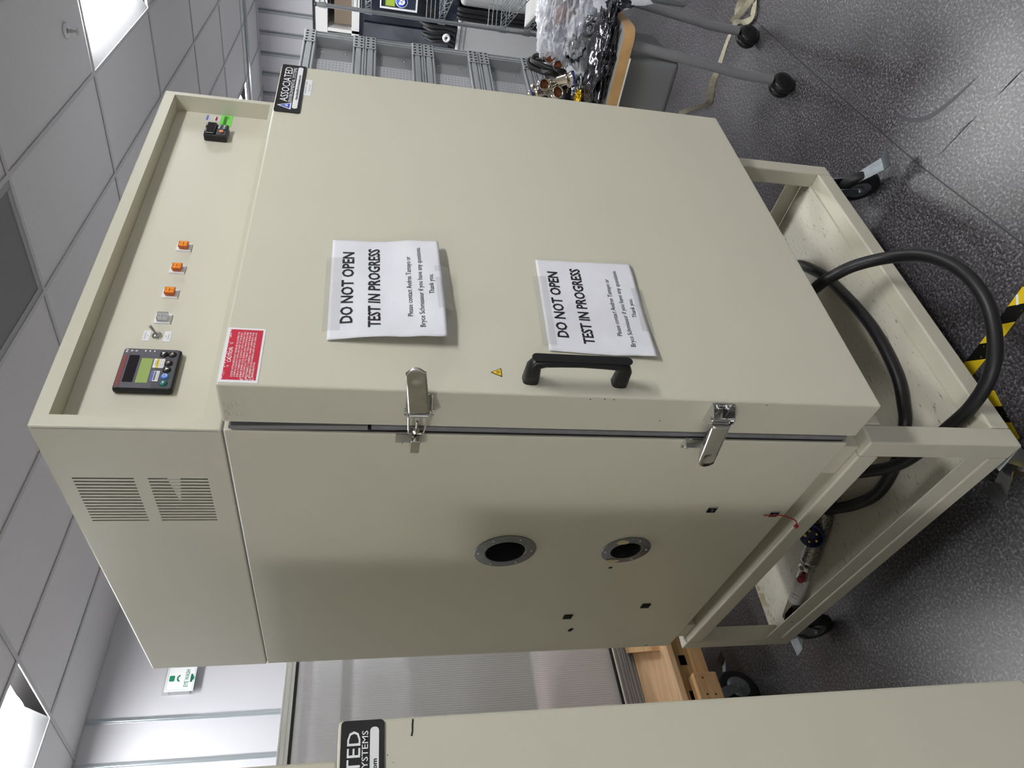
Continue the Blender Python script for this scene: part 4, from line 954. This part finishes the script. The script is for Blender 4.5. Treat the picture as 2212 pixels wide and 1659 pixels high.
# equipment behind
EC = thing('grey_equipment_cabinet', 'pale grey steel equipment cabinet with a bright top trim behind the profile cabinet', 'cabinet', (5.4, 1.85, 0))
M_eq = mat('pale_grey_steel', (168, 168, 170), .45, var=(2, .03))
MB().box(5.0, 1.375, .02, 5.75, 2.5, .935, .006).build('cabinet_shell', M_eq, EC)
MB().box(4.99, 1.37, .9355, 5.76, 2.51, .958, .004).build('top_trim', mat('bright_trim', (214, 215, 218), .4), EC)
MB().box(4.997, 1.39, .895, 5.0, 2.49, .905).build('trim_groove', M_alu, EC)
MB().box(5.03, 1.4, 0, 5.72, 2.47, .0198).build('plinth', M_black, EC)
EC2 = thing('grey_equipment_cabinet', 'pale grey rounded equipment cabinet to the right of the hanging black cables', 'cabinet', (5.4, .5, 0))
MB().box(5.0, -.6, .02, 5.75, 1.268, .958, .035, 4).build('cabinet_shell', M_eq, EC2)
MB().box(4.9975, -.55, .06, 4.9995, 1.215, .90).build('door_panel', mat('pale_grey_door', (176, 176, 178), .45), EC2)
MB().box(5.03, -.55, 0, 5.72, 1.2, .0198).build('plinth', M_black, EC2)
for k, (y, r) in enumerate(((1.287, .015), (1.320, .0145), (1.352, .0145))):
    CB = MB().tube(spline([(4.97, y-.015, .9772), (4.955, y-.012, .93), (4.96, y-.010, .75), (4.965, y-.013, .58), (4.97, y-.014, .42), (4.985, y-.006, .25), (4.99, y-.004, .03)], 6), r, 10).build('black_cable', M_cable)
    tag(CB, ('black cable hanging between the grey cabinets, nearest the rounded one', 'middle black cable of three hanging between the grey cabinets', 'black cable hanging between the grey cabinets, nearest the bright top trim')[k], 'cable', 'black cables between the grey cabinets')
DM = thing('covered_machine', 'dark machine under a glossy navy plastic sheet on the grey equipment cabinets', 'machine', (5.4, 1.0, .9585))
MB().box(5.06, -.5, .9585, 5.70, 2.35, 1.69, .02, 3).build('machine_body', mat('machine_black', (22, 22, 26), .5), DM)
mb = MB(); nx, nz = 44, 20; vs = []
for j in range(nz+1):
    for i in range(nx+1):
        y = 2.37-2.9*i/nx; z = .965+.752*j/nz; d = .012*noise.noise(Vector((y*5, z*4, 2)))+.008*noise.noise(Vector((y*13, z*11, 5)))
        vs.append((5.035-d-.006*(j == nz), y, z))
fs = [(j*(nx+1)+i, j*(nx+1)+i+1, (j+1)*(nx+1)+i+1, (j+1)*(nx+1)+i) for j in range(nz) for i in range(nx)]
tp = len(vs); vs += [(5.72, 2.37-2.9*i/nx, 1.717) for i in range(nx+1)]
fs += [(nz*(nx+1)+i, nz*(nx+1)+i+1, tp+i+1, tp+i) for i in range(nx)]
mb.add(vs, fs, True).build('plastic_sheet', M_tint, DM)
MB().box(5.012, 1.49, 1.02, 5.02, 1.60, 1.68, .003).build('smoky_window', mat('smoky_grey', (70, 72, 80), .25, var=(5, .4)), DM)
for k, (y, zt_) in enumerate(((1.435, 1.20), (1.468, 1.17), (1.515, 1.19), (1.548, 1.16))):
    CB = MB().tube(spline([(5.03, y, zt_+.05), (4.985, y+.003, zt_-.02), (4.982, y-.004*k, 1.05), (4.974, y+.006, .99), (4.972, y+.01, .9755)], 5), .0155, 10).build('black_cable', M_cable)
    tag(CB, 'short black cable before the dark sheet, %s from the framed poster' % ('nearest', 'second', 'third', 'farthest')[k], 'cable', 'black cable ends before the dark sheet')
CR = MB().lathe((4.945, 1.492, 1.047), (-1, 0, -.15), [(0, .012), (0, .026), (.004, .031), (.018, .031), (.022, .026), (.022, .012), (0, .012)], 24).build('cable_clip_roll', M_white)
tag(CR, 'small white roll hanging among the black cables by the dark sheet', 'roll'); CR['category'] = 'roll'
PO = thing('framed_poster', 'white framed dark poster with a green bar and a round blue emblem', 'poster', (4.97, 1.1, 1.29))
MB().box(4.992, .85, 1.295, 4.996, 1.345, 1.560).build('poster_face', mat('poster_navy', (40, 46, 62), .3), PO)
fr = MB()
for a in ((.85, 1.285, 1.355, 1.297), (.85, 1.556, 1.355, 1.566), (1.342, 1.297, 1.355, 1.556)): fr.box(4.982, a[0], a[1], 4.992, a[2], a[3], .001)
fr.build('poster_frame', mat('white_frame', (220, 220, 222), .4), PO)
MB().box(4.9905, .86, 1.455, 4.992, 1.335, 1.525).build('green_bar', mat('lime_bar', (150, 176, 60), .5), PO)
em = MB().lathe((4.9915, 1.292, 1.405), (-1, 0, 0), [(0, .046), (.001, .046), (.001, .041)], 36).build('emblem_ring', M_label, PO)
MB().lathe((4.9912, 1.292, 1.405), (-1, 0, 0), [(0, .041), (.0008, .041), (.0008, .0003)], 36).build('emblem_disc', M_blue, em)
g = MB(); rnd = random.Random(11)
for (yy, zz, a, b) in ((.012, .010, .014, .012), (-.012, .006, .013, .015), (.002, -.014, .017, .012), (.020, -.006, .007, .009)):
    g.prism([(4.9902, 1.292+yy+a*cos(t)*(.7+.5*rnd.random()), 1.405+zz+b*sin(t)*(.7+.5*rnd.random())) for t in [q*2*pi/10 for q in range(10)]], (-.0004, 0, 0))
g.build('emblem_shape', M_label, em)
WC = thing('white_shelf_cabinet', 'white open cabinet with a brown box in its niche beyond the dark covered machine', 'cabinet', (6.0, 1.6, 0))
M_wc = mat('white_laminate', (226, 225, 224), .45)
for (a, b) in ((2.0, 2.106), (1.725, 1.795), (1.40, 1.43), (.80, .83), (.05, .08)): MB().box(5.80, .9, a, 6.25, 2.02, b, .003).build('shelf_board', M_wc, WC)
for (a, b) in ((1.995, 2.02), (1.60, 1.63), (1.905, 1.935), (.9, .93)): MB().box(5.80, a, .0801, 6.25, b, 1.9995, .003).build('upright_board', M_wc, WC)
MB().box(6.24, .93, .081, 6.249, 1.995, 1.999).build('back_board', M_wc, WC)
MB().box(5.79, 1.0, 2.107, 5.83, 2.02, 2.125).build('dark_top_edge', M_rubber, WC)
BX = MB().box(5.84, 1.66, 1.7955, 6.1, 1.88, 1.945, .003).build('brown_box', mat('brown_card', (122, 108, 94), .7)); tag(BX, 'brown box sitting in the niche of the white open cabinet', 'box')
BX2 = MB().box(5.84, 1.20, 1.7955, 6.1, 1.55, 1.98, .003).build('black_box', M_black); tag(BX2, 'black box beside the brown box in the white open cabinet', 'box')

# chrome wire rack
RA, RB = Vector((.56, -.828, 0)), Vector((-.828, -.56, 0)); RP = Vector((4.035, 1.012, 0))
RK = thing('wire_shelving_rack', 'chrome wire shelving rack with truss edges at the upper right', 'rack', RP+RA*.22+RB*.55)
R_ = lambda a, b, z: RP+RA*a+RB*b+Vector((0, 0, z))
M_rod = mat('chrome_wire', (190, 198, 200), .22, 1.0)
M_post = mat('grey_rack_post', (150, 153, 156), .35, .7)
W_, L_ = .45, 1.15
for a in (0, W_):
    for b in (0, L_):
        p = MB().cyl(R_(a, b, .0), R_(a, b, 1.965), .0128, 16).build('post', M_post, RK)
        MB().lathe(R_(a, b, 1.9655), (0, 0, 1), [(0, .0005), (0, .0135), (.006, .0135), (.010, .008), (.011, .0005)], 16).build('post_cap', M_black, p)
for z in (1.945, 1.66, 1.195, .79, .628):
    sh = MB()
    for a in (0.016, W_-.016):
        for zz in (0, -.032): sh.tube([R_(a, .012, z+zz), R_(a, L_-.012, z+zz)], .0032, 6)
        n = 18; sh.tube([R_(a, .03+(L_-.06)*k/n, z-.032*(k % 2)) for k in range(n+1)], .0022, 6)
    for b in (.016, L_-.016):
        for zz in (0, -.032): sh.tube([R_(.012, b, z+zz), R_(W_-.012, b, z+zz)], .0032, 6)
        n = 8; sh.tube([R_(.03+(W_-.06)*k/n, b, z-.032*(k % 2)) for k in range(n+1)], .0022, 6)
    so = sh.build('shelf_frame', M_rod, RK)
    wr = MB()
    for k in range(16): wr.tube([R_(.03+.026*k, .016, z+.003), R_(.03+.026*k, L_-.016, z+.003)], .0018, 5)
    for b in (.3, .6, .9): wr.tube([R_(.016, b, z-.001), R_(W_-.016, b, z-.001)], .003, 6)
    tag(wr.build('shelf_wires', M_rod, so), kind='stuff')
    for a in (0, W_):
        for b in (0, L_): MB().cyl(R_(a, b, z-.04), R_(a, b, z+.006), .0185, 16, .017).build('clamp_sleeve', M_post, so)
    if z in (1.66, 1.195, .79):
        lg = MB()
        for k in range(3): lg.tube([R_(-.006, -.004, z+.028+.027*k), R_(W_, -.004, z+.028+.027*k)], .0034, 6)
        for a in (.0, .15, .30, .44): lg.tube([R_(a-.004, -.009, z-.02), R_(a-.004, -.009, z+.09)], .0026, 6)
        lg.build('ledge_rods', M_rod, so)
WB = MB(); P0 = R_(.03, .07, .6335); WB.prism([R_(.02, .08, .6325), R_(.44, .08, .6325), R_(.44, 1.05, .6325), R_(.02, 1.05, .6325)], (0, 0, .012))
tag(WB.build('white_foam_board', M_wc), 'white board lying on the low shelf of the chrome wire rack', 'board')

# mobile table with clutter
XF = Matrix.Translation((1.722, .012, 0)) @ Matrix.Rotation(TH, 4, 'Z')
TI = XF.inverted()
TB_ = thing('mobile_workbench', 'birch edged table on grey tube legs with black casters', 'table', (.4, .7, 0))
def rr_poly(x0, y0, x1, y1, r, z, n=6):
    out = []
    for cx, cy, a0 in ((x1-r, y1-r, 0), (x0+r, y1-r, 90), (x0+r, y0+r, 180), (x1-r, y0+r, 270)):
        for k in range(n+1): a = radians(a0+90*k/n); out.append((cx+r*cos(a), cy+r*sin(a), z))
    return out
MB().prism(rr_poly(0, 0, .80, 1.5, .045, .703), (0, 0, .040)).build('edge_band', M_birch, TB_)
MB().prism(rr_poly(.001, .001, .799, 1.499, .045, .7432), (0, 0, .0018)).build('table_top', mat('grey_laminate', (176, 176, 176), .4), TB_)
MB().box(-.001, .10, .697, .012, .40, .7028, .001).build('white_strip', M_white, TB_)
def leg(top, bot):
    t, b_ = Vector(top), Vector(bot); mid = t.lerp(b_, .80)+Vector((0, .008, 0))
    o = MB().tube(spline([t, t.lerp(b_, .4)+Vector((0, .003, 0)), t.lerp(b_, .65)+Vector((0, .006, 0)), mid, b_], 8), .0185, 18).build('leg', M_greyleg, TB_)
    d = (b_-mid).normalized()
    MB().cyl(b_, b_+Vector((0, .004, -.022)), .009, 12).build('stem', M_black, o)
    c = b_+Vector((.004, .018, -.050)); c.z = .0455
    for s in (-1, 1): MB().lathe(c+Vector((.5, .86, 0))*s*.004, Vector((.5, .86, 0))*s, [(0, .010), (0, .0450), (.013, .0450), (.022, .040), (.024, .024), (.023, .0005)], 30).build('wheel', M_blackcaster, o)
    MB().lathe(c, (0, 0, 1), [(-.005, .02), (.028, .022), (.036, .016), (.037, .0005)], 20).build('caster_hood', M_blackcaster, o)
L0 = TI @ Vector((1.766, .085, .7025)), TI @ Vector((1.768, .140, .098)); L1 = TI @ Vector((2.20, .075, .7025)), TI @ Vector((2.186, .134, .098))
leg(*L0); leg(*L1)
for (x, y) in ((.08, 1.40), (.52, 1.40)): leg((x, y, .7025), (x, y-.05, .098))
DB = MB().box(.045, .105, .484, .40, .70, .7026, .022, 4).build('hanging_drawer', M_greyplastic, TB_)
XF = Matrix.Identity(4)
ZTB = .745
def crumple(name, m, c, r, seed, amp, cat=None, label=None, zmin=ZTB+.0008, sub=5, squash=1.0, freq=3.0, extra=None, rot=0.0, ridge=.5, aniso=(1, 1, 1)):
    bm = bmesh.new(); bmesh.ops.create_icosphere(bm, subdivisions=sub, radius=1.0)
    for v in bm.verts:
        p0 = v.co.copy(); p = Vector((p0.x*aniso[0], p0.y*aniso[1], p0.z*aniso[2])); n1 = noise.noise(p*freq+Vector((seed, 0, 0))); n2 = abs(noise.noise(p*freq*2.2+Vector((0, seed, 3)))); n3 = abs(noise.noise(p*freq*4.7+Vector((5, seed, 1))))
        s = 1+amp*(n1*.9-ridge*n2*1.3-ridge*.55*n3)
        p = p0; q = Vector((p.x*r[0]*s, p.y*r[1]*s, p.z*r[2]*s)); q.rotate(Matrix.Rotation(rot, 3, 'Z')); q += Vector(c)
        if extra: q = extra(q, p)
        if zmin is not None and q.z < zmin: q.z = zmin+.0004*(q.z-zmin < -.02)
        v.co = q
    o = MB().addbm(bm, True).build(name, m)
    if label: tag(o, label, cat)
    return o
def drape(q, p):                    # the film hangs over the table's front edge
    if q.y < .07 and q.x < 2.45:
        k = min(1, (.07-q.y)/.10); q.z -= .02*k
    return q
BG = crumple('clear_plastic_bag', M_film, (2.20, .165, .838), (.20, .225, .120), 3.1, .40, 'bag', 'big crumpled clear plastic bag of parts on the birch edged table', sub=6, freq=1.7, rot=.3, ridge=.62, aniso=(1.9, .55, 1.9))
# contents seen through the film
for k, (x, y, z, m_) in enumerate(((2.20, .17, .85, mat('dusky_red', (120, 70, 66), .4)), (2.10, .26, .80, M_foil), (2.25, .26, .84, M_foil_l), (2.05, .16, .79, M_foil_l), (2.28, .12, .87, mat('grey_parts', (120, 122, 126), .4)), (2.16, .10, .84, M_foil))):
    crumple('bag_contents', m_, (x, y, z), (.085, .03, .035) if k != 1 else (.06, .05, .04), 20+k, .4, None, None, sub=4, rot=.9)
    o = COL.objects[-1] if False else bpy.data.objects[[q.name for q in bpy.data.objects if q.name.startswith('bag_contents')][-1]]
    attach(o, BG)
def over_edge(q, p):
    fr_ = (TI @ q).y
    if fr_ < -.004: q.z = min(q.z, .760)-min(.06, (-fr_)*1.2)
    return q
FB = crumple('shielding_bag', M_foil, (1.815, .185, .772), (.120, .21, .034), 4.4, .5, 'bag', 'dark crumpled shielding bag along the birch edge of the table', sub=5, freq=3.2, rot=.12)
FB2 = crumple('shielding_bag', M_foil_l, (1.925, .385, .775), (.095, .080, .035), 9.4, .6, 'bag', 'silver crumpled shielding bag nearest the chamber door edge', sub=5, freq=3.0)
FC = MB(); nx, nz = 10, 12; vs = []
for j in range(nz+1):
    for i in range(nx+1):
        u, v = i/nx, j/nz; q = Vector((1.83+.12*u, .03-.045*v*(1-.3*u)-.012, .772-.075*v+.035*u*v)); q += Vector((0, -.010*noise.noise(Vector((u*4, v*4, 1))), .012*noise.noise(Vector((u*5, v*3, 9))))); vs.append(q)
vs2 = [q+Vector((0, .002, .002)) for q in vs]; N = len(vs)
fs = [(j*(nx+1)+i, j*(nx+1)+i+1, (j+1)*(nx+1)+i+1, (j+1)*(nx+1)+i) for j in range(nz) for i in range(nx)]
FC.add(vs+vs2, fs+[tuple(N+i for i in reversed(f)) for f in fs], True).build('folded_corner', mat('navy_foil', (34, 38, 50), .2, .6, bump=(30, .8)), FB)
FL = MB(); vs = []
for j in range(13):
    for i in range(9):
        u, v = i/8, j/12; q = Vector((1.92+.22*u, .05-.06*v-.03*u*v, .80-.20*v*(1-.35*u))); q += Vector((.01*noise.noise(Vector((u*4, v*4, 3))), .014*noise.noise(Vector((u*4, v*5, 1))), .012*noise.noise(Vector((u*5, v*3, 4))))); vs.append(q)
fs = [(j*9+i, j*9+i+1, (j+1)*9+i+1, (j+1)*9+i) for j in range(12) for i in range(8)]
FL.add(vs, fs, True).build('hanging_film', M_film, BG)
GO_ = crumple('gold_foil', mat('gold_film', (214, 170, 30), .15, .8, bump=(60, .8)), (1.862, .352, .806), (.020, .030, .016), 5.5, .5, 'foil', 'small piece of gold foil on the silver bag', zmin=.79, sub=4)
# circular connectors
CAMP = Vector((-.802686, -.937012, 1.615142))
near = lambda q: CAMP+(Vector(q)-CAMP)*.945
M_ni = mat('nickel_shell', (206, 196, 180), .22, 1.0, var=(50, .1)); M_cface = mat('brown_insert', (128, 74, 46), .5); M_cblue = mat('blue_band', (30, 58, 140), .4)
def connector(lab, face, axis, r, ln, tail=True, blue=True):
    a = Vector(axis).normalized(); f = CAMP+(Vector(face)-CAMP)*.945
    T = thing('circular_connector', lab, 'connector', f-a*ln, 'metal circular connectors on the table')
    MB().lathe(f-a*ln, a, [(0, .0005), (0, r*.55), (ln*.25, r*.58), (ln*.28, r*.8), (ln*.6, r*.84), (ln*.62, r*.95), (ln*.66, r*.95), (ln*.68, r*.86), (ln*.82, r*.9), (ln*.84, r), (ln, r), (ln, r*.86), (ln*.8, r*.84)], 28).build('shell', M_ni, T)
    MB().lathe(f-a*ln*.2, a, [(0, r*.84), (ln*.03, r*.83), (ln*.03, .0005)], 28).build('insert', M_cface, T)
    if blue: MB().lathe(f-a*ln*.12, a, [(0, r*.9), (0, r*1.03), (ln*.08, r*1.03), (ln*.08, r*.9)], 28).build('blue_ring', M_cblue, T)
    if tail:
        s = a.orthogonal().normalized(); q = f-a*ln
        mb = MB()
        for k in (-1, 1): mb.box(-.004, k*r*.7-.003, -r*.75, .004, k*r*.7+.003, r*.1)
        mb.cyl((0, -r*.8, -r*.75), (0, r*.8, -r*.75), .004, 10)
        M = Matrix.Translation(q) @ a.to_track_quat('Z', 'Y').to_matrix().to_4x4()
        for v in mb.v: v.xyz = M @ v
        mb.build('strain_clamp', M_ni, T)
    return T
tc_ = Vector((-.80, -.53, .27))
connector('circular connector with brown face highest in the cable bundle', (2.235, .370, .863), (-.85, -.45, .20), .0235, .055, False, False)
connector('half hidden circular connector with blue ring just beneath the highest one', (2.19, .383, .831), (-.75, -.35, -.1), .021, .05, True)
connector('silver circular connector with blue ring and brown face at the heap left', (2.08, .420, .898), (-.80, -.50, -.20), .0235, .075)
connector('silver circular connector with brown face just above the chamber door edge', (2.08, .444, .833), (-.78, -.55, -.25), .024, .075, True, False)
connector('silver circular connector turned sideways with its blue ring to the right', (2.13, .395, .765), (.1, -.35, -.93), .026, .10)
connector('blurred connector body with blue band, lowest left at the door edge', (2.07, .470, .955), (-.2, .3, .9), .022, .08)
CBL = thing('cable_bundle', 'black cables of the connectors looping over the table clutter', 'cable', (2.3, .45, .75))
for pts in ([(2.26, .385, .850), (2.30, .40, .905), (2.28, .415, .925), (2.24, .41, .90), (2.20, .405, .85), (2.22, .42, .79), (2.35, .50, .765)], [(2.27, .395, .85), (2.30, .42, .93), (2.27, .435, .935), (2.22, .43, .89), (2.19, .42, .84), (2.25, .47, .78), (2.40, .55, .765)], [(2.14, .46, .915), (2.22, .52, .90), (2.26, .56, .83), (2.3, .62, .768)], [(2.14, .485, .845), (2.2, .54, .82), (2.25, .58, .768)], [(2.12, .44, .80), (2.16, .50, .79), (2.22, .56, .766)]):
    MB().tube(spline([near(q) if q[2] > .78 else q for q in pts], 7), .0115, 12).build('cable', M_cable, CBL)
MB().tube([near((2.232, .414, .885)), near((2.215, .410, .868))], .0135, 12).build('cable_marker', M_label, CBL)
crumple('connector_heap', mat('dark_clutter', (30, 30, 32), .4, bump=(40, .8)), (2.14, .52, .80), (.075, .085, .075), 6.6, .5, None, None, sub=4)
attach([q for q in bpy.data.objects if q.name.startswith('connector_heap')][0], CBL)
TW = MB().tube([(1.995, .33, .815), (1.96, .385, .83)], .0025, 6).build('wooden_stick', M_birch); tag(TW, 'thin wooden stick poking from the clear plastic bag', 'stick')
# webbing strap on the floor
ST = thing('webbing_strap', 'beige webbing strap trailing across the grey floor under the table', 'strap', (2.4, .3, 0))
pts = [(2.62, .74), (2.52, .66), (2.36, .545), (2.365, .50), (2.394, .457), (2.40, .41), (2.417, .355), (2.435, .28), (2.43, .211), (2.425, .17), (2.44, .12), (2.40, .07), (2.36, .03), (2.36, -.1), (2.40, -.25)]
P = spline([(x, y, 0) for x, y in pts], 5)
def ribbon(P, wd, tw, zf):
    vs = []
    for k, p in enumerate(P):
        t = (P[min(k+1, len(P)-1)]-P[max(k-1, 0)]).normalized(); nn = Vector((-t.y, t.x, 0)); a = tw(k/len(P)); s = nn*cos(a)+Vector((0, 0, 1))*abs(sin(a))
        base = Vector((p.x, p.y, zf(k/len(P)))); vs += [base-nn*cos(a)*wd/2, base+nn*cos(a)*wd/2+Vector((0, 0, wd*abs(sin(a)))), base+nn*cos(a)*wd/2+Vector((0, 0, wd*abs(sin(a))+.002)), base-nn*cos(a)*wd/2+Vector((0, 0, .002))]
    fs = []
    for k in range(len(P)-1):
        a, c = 4*k, 4*k+4; fs += [(a, a+1, c+1, c), (a+1, a+2, c+2, c+1), (a+2, a+3, c+3, c+2), (a+3, a, c, c+3)]
    return MB().add(vs, fs+[(0, 3, 2, 1), (len(vs)-4, len(vs)-3, len(vs)-2, len(vs)-1)])
M_web = mat('beige_webbing', (176, 170, 148), .8, var=(90, .15), bump=(300, .5))
ribbon(P, .028, lambda t: .75+.7*sin(9*t), lambda t: .0006).build('strap', M_web, ST)
P2 = spline([(2.43, .20, 0), (2.37, .16, 0), (2.31, .14, 0), (2.27, .10, 0), (2.30, .06, 0), (2.33, .05, 0)], 6)
ribbon(P2, .026, lambda t: .3+.6*sin(7*t), lambda t: .004+.01*sin(pi*t)).build('strap_loop', M_web, ST)
P3 = spline([(2.43, .19, 0), (2.36, .11, 0), (2.30, .00, 0), (2.26, -.1, 0), (2.3, -.2, 0)], 6)
ribbon(P3, .026, lambda t: .5+.5*sin(5*t+1), lambda t: .007+.01*sin(pi*t)).build('strap_loop', M_web, ST)
